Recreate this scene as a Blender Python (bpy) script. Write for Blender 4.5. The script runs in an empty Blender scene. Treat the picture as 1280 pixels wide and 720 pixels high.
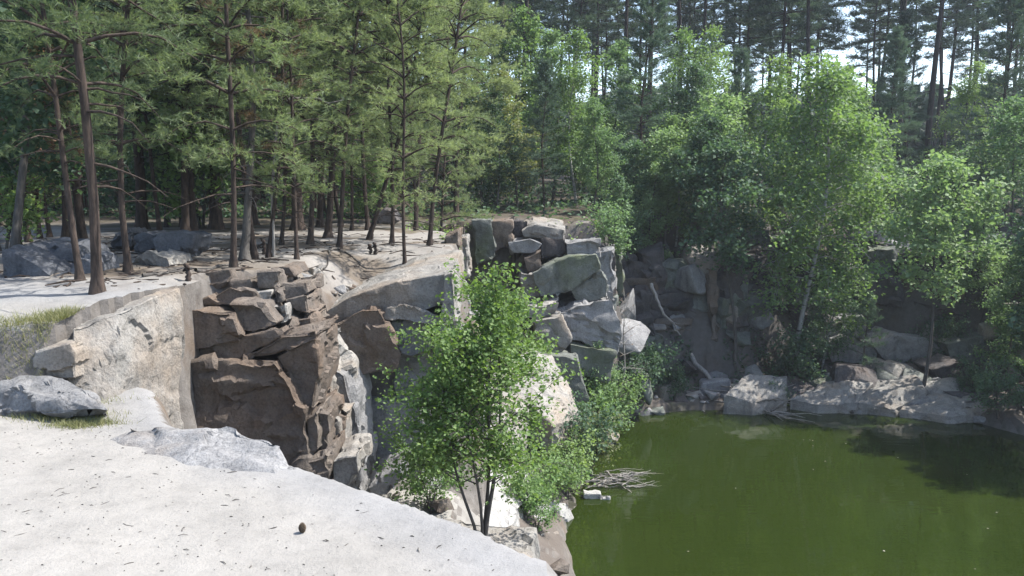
import bpy, bmesh, math, random
import numpy as np
from mathutils import Vector, Matrix, noise as mnoise

# ------------------------------------------------------------------ camera, sky, sun, exposure
SC = bpy.context.scene
COL = SC.collection
R = math.radians
CAM_Z = 5.5
FPX = 1050.0                     # focal length in pixels of a 1280 px wide picture
PITCH = math.atan(125.0 / FPX)   # camera looks this far below the horizon
cam_data = bpy.data.cameras.new("camera")
cam_data.sensor_width = 36.0
cam_data.lens = 36.0 * FPX / 1280.0
cam_data.clip_start = 0.05
cam_data.clip_end = 2000.0
cam = bpy.data.objects.new("camera", cam_data)
COL.objects.link(cam)
cam.location = (0, 0, CAM_Z)
cam.rotation_euler = (R(90) - PITCH, 0, 0)
SC.camera = cam

SUN_AZ, SUN_EL = 9.0, 56.0      # azimuth from +X towards +Y
sd = Vector((math.cos(R(SUN_AZ)) * math.cos(R(SUN_EL)), math.sin(R(SUN_AZ)) * math.cos(R(SUN_EL)), math.sin(R(SUN_EL))))
world = bpy.data.worlds.new("World")
SC.world = world
world.use_nodes = True
wn = world.node_tree
sky = wn.nodes.new("ShaderNodeTexSky")
sky.sky_type = 'NISHITA'
sky.sun_disc = False
sky.sun_elevation = R(SUN_EL)
sky.sun_rotation = R(90 - SUN_AZ)
sky.air_density = 1.0
sky.dust_density = 1.5
sky.ozone_density = 1.0
bg = wn.nodes["Background"]
bg.inputs["Strength"].default_value = 0.15
wn.links.new(sky.outputs[0], bg.inputs["Color"])
sun_data = bpy.data.lights.new("sun", 'SUN')
sun_data.energy = 4.2
sun_data.angle = R(0.6)
sun_data.color = (1.0, 0.96, 0.9)
sun = bpy.data.objects.new("sun", sun_data)
COL.objects.link(sun)
sun.rotation_euler = (-sd).to_track_quat('-Z', 'Y').to_euler()
SC.view_settings.view_transform = 'Standard'
SC.view_settings.look = 'None'
SC.view_settings.exposure = 1.42
SC.view_settings.gamma = 1.0
SC.view_settings.use_curve_mapping = False
SC.render.engine = 'CYCLES'
SC.cycles.max_bounces = 7
SC.cycles.diffuse_bounces = 4
SC.cycles.glossy_bounces = 3
SC.cycles.transmission_bounces = 4
SC.cycles.use_denoising = True
SC.cycles.sample_clamp_indirect = 6.0

rng = np.random.default_rng(7)
random.seed(7)
CT, ST = math.cos(PITCH), math.sin(PITCH)

# ------------------------------------------------------------------ helpers
def ray(px, py):
    a = (px - 640.0) / FPX; b = (360.0 - py) / FPX
    return a, CT + b * ST, -ST + b * CT
def P(px, py, Y):
    a, dy, dz = ray(px, py); t = Y / dy
    return Vector((a * t, Y, CAM_Z + dz * t))
def PX(px, py, X):
    a, dy, dz = ray(px, py); t = X / a
    return Vector((X, dy * t, CAM_Z + dz * t))
def PZ(px, py, z):
    a, dy, dz = ray(px, py); t = (z - CAM_Z) / dz
    return Vector((a * t, dy * t, z))

def vhash(ix, iy, seed):
    n = (ix.astype(np.int64) * 374761393 + iy.astype(np.int64) * 668265263 + seed * 1442695041) & 0x7fffffff
    n = ((n ^ (n >> 13)) * 1274126177) & 0x7fffffff
    n = (n ^ (n >> 16)) & 0xffff
    return n / 65535.0
def vnoise(x, y, seed=0):
    x = np.asarray(x, float); y = np.asarray(y, float)
    ix = np.floor(x); iy = np.floor(y); fx = x - ix; fy = y - iy
    fx = fx * fx * (3 - 2 * fx); fy = fy * fy * (3 - 2 * fy)
    a = vhash(ix, iy, seed); b = vhash(ix + 1, iy, seed); c = vhash(ix, iy + 1, seed); d = vhash(ix + 1, iy + 1, seed)
    return (a * (1 - fx) + b * fx) * (1 - fy) + (c * (1 - fx) + d * fx) * fy
def fbm(x, y, seed=0, octv=4):
    s = 0; amp = 0.5
    for k in range(octv):
        s = s + amp * (vnoise(x * 2 ** k, y * 2 ** k, seed + k) - 0.5) * 2; amp *= 0.5
    return s
def sstep(a, b, x):
    t = np.clip((x - a) / (b - a), 0, 1); return t * t * (3 - 2 * t)
def sdpoly(x, y, poly):
    d = np.full(x.shape, 1e9); ins = np.zeros(x.shape, bool)
    n = len(poly)
    for i in range(n):
        ax, ay = poly[i]; bx, by = poly[(i + 1) % n]
        ex, ey = bx - ax, by - ay
        t = np.clip(((x - ax) * ex + (y - ay) * ey) / (ex * ex + ey * ey + 1e-12), 0, 1)
        d = np.minimum(d, (x - ax - t * ex) ** 2 + (y - ay - t * ey) ** 2)
        c = ((ay > y) != (by > y)) & (x < (bx - ax) * (y - ay) / (by - ay + 1e-12) + ax)
        ins ^= c
    d = np.sqrt(d)
    return np.where(ins, -d, d)

def np_mesh(name, verts, faces, mats, smooth=False, midx=None):
    """verts (n,3); faces: array (m,3) or (m,4)"""
    me = bpy.data.meshes.new(name)
    verts = np.ascontiguousarray(verts, dtype=np.float32); faces = np.ascontiguousarray(faces, dtype=np.int32)
    k = faces.shape[1]; m = faces.shape[0]
    me.vertices.add(len(verts)); me.vertices.foreach_set("co", verts.ravel())
    me.loops.add(m * k); me.loops.foreach_set("vertex_index", faces.ravel())
    me.polygons.add(m)
    me.polygons.foreach_set("loop_start", np.arange(0, m * k, k, dtype=np.int32))
    me.polygons.foreach_set("loop_total", np.full(m, k, dtype=np.int32))
    if midx is not None: me.polygons.foreach_set("material_index", np.ascontiguousarray(midx, dtype=np.int32))
    me.polygons.foreach_set("use_smooth", np.full(m, bool(smooth)))
    for mt in (mats if isinstance(mats, (list, tuple)) else [mats]): me.materials.append(mt)
    me.update(calc_edges=True); me.validate()
    return me
def link(name, me, parent=None, loc=None):
    o = bpy.data.objects.new(name, me); COL.objects.link(o)
    if parent is not None: o.parent = parent
    if loc is not None: o.location = loc
    return o
def tag(o, label=None, cat=None, group=None, kind=None):
    if label: o["label"] = label
    if cat: o["category"] = cat
    if group: o["group"] = group
    if kind: o["kind"] = kind
    return o
def empty(name, loc=(0, 0, 0)):
    o = bpy.data.objects.new(name, None); o.empty_display_size = 0.2
    COL.objects.link(o); o.location = loc
    return o

# ------------------------------------------------------------------ materials
def new_mat(name):
    m = bpy.data.materials.new(name); m.use_nodes = True
    nt = m.node_tree; b = nt.nodes["Principled BSDF"]
    return m, nt, b
def N(nt, typ, **kw):
    n = nt.nodes.new(typ)
    for k, v in kw.items():
        if k in n.inputs: n.inputs[k].default_value = v
        else: setattr(n, k, v)
    return n
def ramp(nt, fac, stops):
    r = nt.nodes.new("ShaderNodeValToRGB")
    el = r.color_ramp.elements
    while len(el) < len(stops): el.new(0.5)
    for e, (p, c) in zip(el, stops):
        e.position = p; e.color = (c[0], c[1], c[2], 1) if not isinstance(c, (int, float)) else (c, c, c, 1)
    nt.links.new(fac, r.inputs[0]); return r.outputs[0]
def mix(nt, fac, a, b, mode='MIX'):
    m = nt.nodes.new("ShaderNodeMix"); m.data_type = 'RGBA'; m.blend_type = mode
    for inp, v in ((m.inputs[0], fac), (m.inputs[6], a), (m.inputs[7], b)):
        if hasattr(v, "node"): nt.links.new(v, inp)
        elif isinstance(v, (int, float)): inp.default_value = v
        else: inp.default_value = (v[0], v[1], v[2], 1)
    return m.outputs[2]
def bump(nt, h, strength, dist, prev=None):
    b = N(nt, "ShaderNodeBump", Strength=strength, Distance=dist)
    nt.links.new(h, b.inputs["Height"])
    if prev is not None: nt.links.new(prev, b.inputs["Normal"])
    return b.outputs[0]

def granite(name, light, dark, rust, rust_amt=0.5, lichen=0.3, strata=(0, 0, 0), scale=1.0):
    m, nt, b = new_mat(name); L = nt.links
    tc = N(nt, "ShaderNodeTexCoord"); oi = N(nt, "ShaderNodeObjectInfo")
    geo = N(nt, "ShaderNodeNewGeometry")
    co = geo.outputs["Position"]
    n1 = N(nt, "ShaderNodeTexNoise", Scale=1.1 * scale, Detail=6, Roughness=0.62); L.new(co, n1.inputs["Vector"])
    n2 = N(nt, "ShaderNodeTexNoise", Scale=5.0 * scale, Detail=8, Roughness=0.7); L.new(co, n2.inputs["Vector"])
    n3 = N(nt, "ShaderNodeTexNoise", Scale=42.0 * scale, Detail=4, Roughness=0.75); L.new(co, n3.inputs["Vector"])
    mp = N(nt, "ShaderNodeMapping"); L.new(co, mp.inputs[0]); mp.inputs["Scale"].default_value = (2.4, 2.4, 0.35)
    n4 = N(nt, "ShaderNodeTexNoise", Scale=2.6 * scale, Detail=5, Roughness=0.6); L.new(mp.outputs[0], n4.inputs["Vector"])
    c = mix(nt, ramp(nt, n2.outputs[0], [(0.3, 0), (0.68, 1)]), dark, light)
    c = mix(nt, ramp(nt, n1.outputs[0], [(0.62 - 0.3 * rust_amt, 0), (0.82 - 0.25 * rust_amt, 1)]), c, rust)
    dk = (dark[0] * 0.45, dark[1] * 0.45, dark[2] * 0.48)
    c = mix(nt, ramp(nt, n4.outputs[0], [(0.52, 0), (0.74, 0.65)]), c, dk)           # run-off stains
    lic = ramp(nt, n2.outputs[0], [(0.60, 0), (0.72, lichen)])
    c = mix(nt, lic, c, (0.10, 0.105, 0.085))
    sp = ramp(nt, n3.outputs[0], [(0.3, 0.62), (0.52, 1.0), (0.72, 1.18)])
    c = mix(nt, 1.0, c, sp, 'MULTIPLY')
    rv = N(nt, "ShaderNodeMapRange"); L.new(oi.outputs["Random"], rv.inputs[0]); rv.inputs[3].default_value = 0.88; rv.inputs[4].default_value = 1.12
    c = mix(nt, 1.0, c, rv.outputs[0], 'MULTIPLY')
    L.new(c, b.inputs["Base Color"])
    b.inputs["Roughness"].default_value = 0.88
    b.inputs["Specular IOR Level"].default_value = 0.25
    # relief: coarse chisel, fine grain, hairline cracks
    vo = N(nt, "ShaderNodeTexVoronoi", Scale=2.2 * scale, feature='DISTANCE_TO_EDGE')
    wv = mix(nt, 0.22, co, n2.outputs[1]); L.new(wv, vo.inputs["Vector"])
    cr = ramp(nt, vo.outputs[0], [(0.0, 0), (0.03, 1)])
    nb = bump(nt, n2.outputs[0], 0.7, 0.07)
    nb = bump(nt, n3.outputs[0], 0.55, 0.012, nb)
    nb = bump(nt, cr, 0.35, 0.02, nb)
    L.new(nb, b.inputs["Normal"])
    return m

M = {}
M["pale"] = granite("granite_pale", (0.275, 0.262, 0.240), (0.17, 0.162, 0.148), (0.24, 0.195, 0.15), 0.5, 0.3)
M["brown"] = granite("granite_brown", (0.155, 0.132, 0.112), (0.085, 0.073, 0.063), (0.125, 0.09, 0.065), 0.7, 0.4)
M["grey"] = granite("granite_grey", (0.235, 0.233, 0.23), (0.145, 0.144, 0.144), (0.19, 0.165, 0.14), 0.2, 0.3)
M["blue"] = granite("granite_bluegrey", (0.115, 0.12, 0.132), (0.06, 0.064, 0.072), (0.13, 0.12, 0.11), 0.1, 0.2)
M["white"] = granite("granite_white", (0.34, 0.335, 0.315), (0.24, 0.235, 0.225), (0.29, 0.255, 0.215), 0.2, 0.2)
M["mossy"] = granite("granite_mossy", (0.165, 0.175, 0.16), (0.085, 0.09, 0.082), (0.09, 0.105, 0.06), 0.5, 0.45)
M["dark"] = granite("granite_dark", (0.095, 0.086, 0.084), (0.05, 0.047, 0.047), (0.085, 0.062, 0.05), 0.4, 0.3)  # granite toned down so the gully's deep shade sits in its colour

def ground_mat():
    m, nt, b = new_mat("ground_sand_litter"); L = nt.links
    at = N(nt, "ShaderNodeAttribute", attribute_name="Col")
    geo = N(nt, "ShaderNodeNewGeometry"); co = geo.outputs["Position"]
    n2 = N(nt, "ShaderNodeTexNoise", Scale=7.0, Detail=9, Roughness=0.72); L.new(co, n2.inputs["Vector"])
    n3 = N(nt, "ShaderNodeTexNoise", Scale=60.0, Detail=4, Roughness=0.7); L.new(co, n3.inputs["Vector"])
    n1 = N(nt, "ShaderNodeTexNoise", Scale=1.3, Detail=6, Roughness=0.6); L.new(co, n1.inputs["Vector"])
    c = mix(nt, 1.0, at.outputs[0], ramp(nt, n2.outputs[0], [(0.28, 0.82), (0.5, 1.0), (0.75, 1.08)]), 'MULTIPLY')
    c = mix(nt, 1.0, c, ramp(nt, n3.outputs[0], [(0.28, 0.82), (0.42, 1.0), (0.8, 1.04)]), 'MULTIPLY')
    c = mix(nt, 1.0, c, ramp(nt, n1.outputs[0], [(0.3, 0.86), (0.7, 1.08)]), 'MULTIPLY')
    # steep ground is bare granite
    sx = N(nt, "ShaderNodeSeparateXYZ"); L.new(geo.outputs["True Normal"], sx.inputs[0])
    st = ramp(nt, sx.outputs[2], [(0.45, 1), (0.75, 0)])
    rock = mix(nt, ramp(nt, n2.outputs[0], [(0.3, 0), (0.7, 1)]), (0.085, 0.075, 0.066), (0.17, 0.158, 0.145))
    rock = mix(nt, ramp(nt, n1.outputs[0], [(0.5, 0), (0.68, 0.7)]), rock, (0.12, 0.085, 0.058))
    bank_shade = N(nt, "ShaderNodeAttribute", attribute_name="BankShade")           # deep shade of the far bank, painted into the rock colour
    rock = mix(nt, bank_shade.outputs["Fac"], rock, (0.035, 0.033, 0.033))
    c = mix(nt, st, c, rock)
    L.new(c, b.inputs["Base Color"])
    b.inputs["Roughness"].default_value = 0.95
    b.inputs["Specular IOR Level"].default_value = 0.15
    nb = bump(nt, n2.outputs[0], 0.5, 0.05); nb = bump(nt, n3.outputs[0], 0.5, 0.008, nb)
    L.new(nb, b.inputs["Normal"])
    return m
M["ground"] = ground_mat()

def leaf_mat(name, c1, c2, trans=0.35, tcol=None, rough=0.6, var=0.35):
    m, nt, b = new_mat(name); L = nt.links
    geo = N(nt, "ShaderNodeNewGeometry"); oi = N(nt, "ShaderNodeObjectInfo")
    c = mix(nt, geo.outputs["Random Per Island"], c1, c2)
    rv = N(nt, "ShaderNodeMapRange"); L.new(oi.outputs["Random"], rv.inputs[0]); rv.inputs[3].default_value = 1 - var; rv.inputs[4].default_value = 1 + var
    hs = N(nt, "ShaderNodeHueSaturation"); L.new(c, hs.inputs["Color"]); L.new(rv.outputs[0], hs.inputs["Value"])
    hv = N(nt, "ShaderNodeMapRange"); L.new(oi.outputs["Random"], hv.inputs[0]); hv.inputs[3].default_value = 0.515; hv.inputs[4].default_value = 0.485
    L.new(hv.outputs[0], hs.inputs["Hue"])
    L.new(hs.outputs[0], b.inputs["Base Color"]); b.inputs["Roughness"].default_value = rough
    b.inputs["Specular IOR Level"].default_value = 0.3
    tr = N(nt, "ShaderNodeBsdfTranslucent")
    tm = mix(nt, 1.0, hs.outputs[0], tcol or (1.25, 1.3, 0.6), 'MULTIPLY'); L.new(tm, tr.inputs[0])
    ms = N(nt, "ShaderNodeMixShader"); ms.inputs[0].default_value = trans
    L.new(b.outputs[0], ms.inputs[1]); L.new(tr.outputs[0], ms.inputs[2])
    L.new(ms.outputs[0], nt.nodes["Material Output"].inputs[0])
    return m
M["needle"] = leaf_mat("pine_needles", (0.128, 0.175, 0.09), (0.19, 0.235, 0.118), 0.45, (1.2, 1.25, 0.8))
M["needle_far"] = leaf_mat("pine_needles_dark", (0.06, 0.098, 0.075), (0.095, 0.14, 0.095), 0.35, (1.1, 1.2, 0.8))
M["needle_rust"] = leaf_mat("pine_needles_dying", (0.20, 0.13, 0.085), (0.14, 0.12, 0.06), 0.3, (1.2, 1.0, 0.7))
M["birch"] = leaf_mat("birch_leaves", (0.135, 0.215, 0.08), (0.20, 0.285, 0.12), 0.45, (1.2, 1.25, 0.65), var=0.15)
M["aspen"] = leaf_mat("aspen_leaves", (0.125, 0.205, 0.095), (0.185, 0.265, 0.13), 0.42, (1.15, 1.25, 0.75), var=0.2)
M["yellow"] = leaf_mat("yellowing_leaves", (0.165, 0.175, 0.08), (0.14, 0.18, 0.08), 0.4)
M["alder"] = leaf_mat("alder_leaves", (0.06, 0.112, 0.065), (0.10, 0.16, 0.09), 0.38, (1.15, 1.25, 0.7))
M["sapling"] = leaf_mat("sapling_leaves", (0.09, 0.165, 0.05), (0.155, 0.24, 0.08), 0.45, (1.2, 1.25, 0.6), var=0.02)
M["grass"] = leaf_mat("grass_blades", (0.13, 0.15, 0.065), (0.22, 0.21, 0.11), 0.3)

def bark_mat(name, a, b_, sc=9.0, stretch=0.25, bands=None):
    m, nt, b = new_mat(name); L = nt.links
    tc = N(nt, "ShaderNodeTexCoord"); mp = N(nt, "ShaderNodeMapping"); mp.inputs["Scale"].default_value = (1, 1, stretch)
    L.new(tc.outputs["Object"], mp.inputs[0])
    n1 = N(nt, "ShaderNodeTexNoise", Scale=sc * 2.2, Detail=6, Roughness=0.7); L.new(mp.outputs[0], n1.inputs["Vector"])
    c = mix(nt, ramp(nt, n1.outputs[0], [(0.35, 0), (0.65, 1)]), a, b_)
    if bands:
        mp2 = N(nt, "ShaderNodeMapping"); mp2.inputs["Scale"].default_value = (0.8, 0.8, 6); L.new(tc.outputs["Object"], mp2.inputs[0])
        n2 = N(nt, "ShaderNodeTexNoise", Scale=2.0, Detail=3); L.new(mp2.outputs[0], n2.inputs["Vector"])
        c = mix(nt, ramp(nt, n2.outputs[0], [(0.56, 0), (0.62, 0.9)]), c, bands)
    L.new(c, b.inputs["Base Color"]); b.inputs["Roughness"].default_value = 0.95; b.inputs["Specular IOR Level"].default_value = 0.15
    L.new(bump(nt, n1.outputs[0], 0.8, 0.02), b.inputs["Normal"])
    return m
M["bark"] = bark_mat("pine_bark", (0.022, 0.018, 0.016), (0.075, 0.056, 0.045))
M["bark_far"] = bark_mat("pine_bark_dark", (0.02, 0.018, 0.019), (0.055, 0.045, 0.04))
M["bark_birch"] = bark_mat("birch_bark", (0.24, 0.235, 0.225), (0.36, 0.355, 0.34), 5, 0.6, (0.04, 0.037, 0.035))
M["bark_grey"] = bark_mat("grey_bark", (0.05, 0.047, 0.043), (0.11, 0.10, 0.09))
M["cone"] = bark_mat("pine_cone_scales", (0.10, 0.075, 0.055), (0.17, 0.135, 0.10))
M["dead"] = bark_mat("bleached_deadwood", (0.16, 0.147, 0.13), (0.29, 0.272, 0.25), 12, 0.2)

def water_mat():
    m, nt, b = new_mat("green_lake_water"); L = nt.links
    geo = N(nt, "ShaderNodeNewGeometry")
    mp = N(nt, "ShaderNodeMapping"); mp.inputs["Scale"].default_value = (0.7, 1.9, 1.0); L.new(geo.outputs["Position"], mp.inputs[0])
    n0 = N(nt, "ShaderNodeTexNoise", Scale=0.16, Detail=3); L.new(mp.outputs[0], n0.inputs["Vector"])
    c = mix(nt, ramp(nt, n0.outputs[0], [(0.35, 0), (0.65, 1)]), (0.0130, 0.0215, 0.0030), (0.0160, 0.0245, 0.0042))
    L.new(c, b.inputs["Base Color"])
    b.inputs["Roughness"].default_value = 0.005; b.inputs["IOR"].default_value = 1.33; b.inputs["Specular IOR Level"].default_value = 0.5
    n1 = N(nt, "ShaderNodeTexNoise", Scale=4.2, Detail=3, Roughness=0.5); L.new(mp.outputs[0], n1.inputs["Vector"])
    n2 = N(nt, "ShaderNodeTexNoise", Scale=0.9, Detail=2); L.new(mp.outputs[0], n2.inputs["Vector"])
    nb = bump(nt, n1.outputs[0], 0.05, 0.03); nb = bump(nt, n2.outputs[0], 0.04, 0.08, nb)
    L.new(nb, b.inputs["Normal"])
    return m
M["water"] = water_mat()

# ------------------------------------------------------------------ terrain
BIG = 260.0
POLY_A = [(-2.5, 5.75), (-1.75, 5.08), (-1.3, 4.75), (-.68, 4.27), (-.2, 3.85), (.17, 3.5), (.2, 2.6), (.35, 0), (.4, -12), (-40, -12), (-40, 6.6), (-3.5, 7.0), (-2.95, 6.6)]
POLY_B = [(-3.5, 7.2), (-3.2, 7.5), (-3.35, 7.8), (-3.2, 8.6), (-2.7, 8.9), (-2.35, 9.3), (-2.2, 10.3), (-1.9, 10.6), (-.80, 10.5), (-.9, 13), (-1.1, 15), (-1.4, 17.2), (-2.5, 19.5), (-2.2, 21), (-40, 24), (-80, 24), (-80, 6.6), (-6, 6.8)]
POLY_C = [(-2.2, 20.8), (-.9, 20.2), (1.9, 20.2), (2.1, 21.6), (2.7, 24.4), (6, 26.2), (8, 28), (12, 30), (17, 27), (22, 20), (28, 10), (60, 0), (BIG, -60), (BIG, BIG), (-BIG, BIG), (-BIG, 24), (-40, 22)]
POLY_D = [(2.2, 23.3), (4, 23.2), (5.6, 23.2), (6.5, 23.9), (8, 24.5), (10.5, 24.9), (13, 23.4), (16.5, 17.5), (21, 9), (28, 2), (BIG, -80), (BIG, BIG), (0, 60)]
POLY_S = [(2.2, 19.9), (4.2, 20.6), (6.3, 20.75), (7.3, 21.6), (9.0, 20.95), (10.9, 20.05), (11.7, 18.3), (14.3, 10), (16, 0), (20, -20), (BIG, -90), (BIG, BIG), (0, 60)]
POLY_F = [(-3.6, 5.0), (.15, 4.6), (.45, 7), (.66, 10), (.80, 13.4), (1.3, 15), (2.3, 19), (2.3, 22), (-3, 22), (-4, 9)]
def cells(x, y, size, seed):
    """height offset of jittered, tilted blocks"""
    u = x / size; v = y / size; iu = np.floor(u); iv = np.floor(v)
    best = np.full(x.shape, 1e9); out = np.zeros(x.shape)
    for a in (-1, 0, 1):
        for b in (-1, 0, 1):
            cx = iu + a; cy = iv + b
            px = cx + 0.1 + 0.8 * vhash(cx, cy, seed); py = cy + 0.1 + 0.8 * vhash(cx, cy, seed + 1)
            d = (u - px) ** 2 + (v - py) ** 2
            val = (vhash(cx, cy, seed + 2) - 0.5) * 2 + (u - px) * (vhash(cx, cy, seed + 3) - 0.5) * 2 + (v - py) * (vhash(cx, cy, seed + 4) - 0.5) * 2
            m = d < best; best = np.where(m, d, best); out = np.where(m, val, out)
    return out
def feat(x, y, poly, top, steep, r):
    d = np.maximum(sdpoly(x, y, poly), 0)
    return top - steep * (np.sqrt(d * d + r * r) - r)
def terrain(x, y):
    x = np.asarray(x, float); y = np.asarray(y, float)
    wx = x + 0.10 * fbm(x * 1.7, y * 1.7, 11); wy = y + 0.10 * fbm(x * 1.7, y * 1.7, 17)
    und = 0.045 * fbm(x * 0.9, y * 0.9, 3) + 0.015 * fbm(x * 5, y * 5, 5, 3)
    tA = 3.88 + 0.7 * und
    h = feat(wx, wy, POLY_A, tA, 4.0, 0.12)
    dip = sstep(13.2, 10.2, y) * sstep(-2.7, -1.9, x)
    tB = 4.62 + und * 1.5 - 0.62 * dip + 0.012 * np.maximum(y - 10, 0) * sstep(-1, -5, x)
    h = np.maximum(h, feat(wx, wy, POLY_B, tB, 7.0, 0.10))
    ramp_ = 4.60 + 1.2 * und - 0.13 * np.maximum(7.1 - y, 0) - 2.2 * np.maximum(6.25 + 0.10 * fbm(x * 2, y * 2, 91) - y, 0)
    h = np.maximum(h, np.where((x < -3.46 + 0.285 * np.clip(y - 6.2, 0, 1.5)) & (y < 8.2), ramp_, -9))
    tC = 4.55 + 2.5 * und + np.clip(0.05 * (y - 21), 0, 4) + 0.3 * fbm(x * 0.15, y * 0.15, 8)
    h = np.maximum(h, feat(wx, wy, POLY_C, tC, 5.0, 0.2))
    blk = 0.33 * cells(wx + 0.1 * fbm(x * 3, y * 3, 51), wy, 1.25, 61) + 0.14 * cells(wx, wy + 0.08 * fbm(x * 4, y * 4, 52), 0.5, 71)
    h = h + np.where((y > 19) & (h < 4.35) & (h > -1.0), 1.3 * blk, 0)
    rough = blk + 0.28 * fbm(x * 0.8, y * 0.8, 23) + 0.10 * fbm(x * 3, y * 3, 29)
    h = np.maximum(h, feat(wx, wy, POLY_D, 3.2 + rough + 0.15 * np.clip(y - 23.5, 0, 4), 3.0, 0.3))
    inS = np.clip(-sdpoly(x, y, POLY_S) - 0.5, 0, 5)
    h = np.maximum(h, feat(wx, wy, POLY_S, 0.22 + 0.16 * rough + 0.27 * inS, 1.6, 0.12))
    tF = np.clip(0.25 + (0.75 - x) * 1.05 + 0.06 * np.maximum(y - 15, 0), 0, 1.75) + 0.35 * rough
    h = np.maximum(h, feat(wx, wy, POLY_F, tF, 2.0, 0.1))
    return np.maximum(h, -1.6 + 0.1 * rough)
def hz(x, y): return float(terrain(np.array([x]), np.array([y]))[0])
def hit(px, py, y0=4.0, y1=90.0):
    a, dy, dz = ray(px, py)
    t = np.arange(y0, y1, 0.04)
    g = terrain(a * t, dy * t); z = CAM_Z + dz * t
    k = np.nonzero(z <= g)[0]
    k = k[0] if len(k) else len(t) - 1
    return Vector((a * t[k], dy * t[k], float(g[k])))

def axis(segs):
    out = []
    for a, b, s in segs: out += list(np.arange(a, b, s))
    return np.array(out + [segs[-1][1]])
xs = axis([(-BIG, -60, 25), (-60, -20, 4), (-20, -7, 0.5), (-7, -4, 0.12), (-4, 0.8, 0.05), (0.8, 3, 0.09), (3, 13, 0.14), (13, 24, 0.4), (24, 60, 4), (60, BIG, 25)])
ys = axis([(-BIG, -20, 40), (-20, 1.6, 1.8), (1.6, 2.4, 0.2), (2.4, 7.5, 0.05), (7.5, 14, 0.075), (14, 27, 0.13), (27, 40, 0.5), (40, 90, 4), (90, 440, 35)])
GX, GY = np.meshgrid(xs, ys)
GZ = terrain(GX, GY)
nx, ny = len(xs), len(ys)
gv = np.stack([GX.ravel(), GY.ravel(), GZ.ravel()], 1)
ii = (np.arange(ny - 1)[:, None] * nx + np.arange(nx - 1)[None, :]).ravel()
gf = np.stack([ii, ii + 1, ii + 1 + nx, ii + nx], 1)
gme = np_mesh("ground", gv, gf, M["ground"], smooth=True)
gme.set_sharp_from_angle(angle=R(34))
# what lies on the ground: sand, rock crust, needle litter, moss
x, y, z = gv[:, 0], gv[:, 1], gv[:, 2]
def c3(c): return np.array(c)[None, :]
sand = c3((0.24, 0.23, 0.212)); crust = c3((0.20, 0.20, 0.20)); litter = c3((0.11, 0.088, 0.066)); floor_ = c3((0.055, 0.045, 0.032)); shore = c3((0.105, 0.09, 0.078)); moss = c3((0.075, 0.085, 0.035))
col = np.repeat(sand, len(x), 0)
def blend(c, w):
    global col
    w = np.clip(w, 0, 1)[:, None]; col = col * (1 - w) + c * w
n_a = fbm(x * 1.4, y * 1.4, 41); n_b = fbm(x * 4, y * 4, 43)
dA = -sdpoly(x, y, POLY_A)
blend(crust, (y < 8) * sstep(0.55, 0.0, dA + 0.25 * n_a) * 0.8)
up = sstep(7.0, 8.2, y) * (z > 3.4)
blend(c3((0.205, 0.193, 0.178)), up * 0.9)
blend(litter, up * sstep(-0.08, 0.3, n_a + 0.45 * n_b) * 0.85)
blend(litter, (z > 3) * sstep(8.0, 8.4, y) * sstep(-1.6, -2.1, x + 0.3 * n_a) * sstep(11.0, 9.6, y + 0.5 * n_b) * 0.6)
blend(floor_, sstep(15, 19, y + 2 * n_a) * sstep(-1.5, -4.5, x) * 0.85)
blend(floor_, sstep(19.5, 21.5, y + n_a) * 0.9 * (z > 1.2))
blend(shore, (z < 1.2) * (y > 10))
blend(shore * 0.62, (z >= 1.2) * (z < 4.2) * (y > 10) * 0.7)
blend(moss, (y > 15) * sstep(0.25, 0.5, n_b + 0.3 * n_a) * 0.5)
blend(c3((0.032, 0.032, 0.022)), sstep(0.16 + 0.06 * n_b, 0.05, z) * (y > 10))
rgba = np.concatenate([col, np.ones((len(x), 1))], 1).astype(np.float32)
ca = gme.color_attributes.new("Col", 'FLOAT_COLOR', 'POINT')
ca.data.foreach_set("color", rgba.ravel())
la = gme.attributes.new("BankShade", 'FLOAT', 'POINT')
la.data.foreach_set("value", (0.5 * sstep(18.5, 20.5, y) * sstep(5.0, 4.0, z)).astype(np.float32))  # painted shade: steep rock darkens with distance, below the forest floor
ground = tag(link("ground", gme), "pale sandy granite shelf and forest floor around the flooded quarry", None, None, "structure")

# lake
wv = np.array([(-3.5, -40, 0), (40, -60, 0), (40, 26, 0), (-3.5, 26, 0)], float)
lake = tag(link("lake_water", np_mesh("lake_water", wv, np.array([[0, 1, 2, 3]]), M["water"])), "still green water filling the quarry", None, None, "structure")

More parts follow.
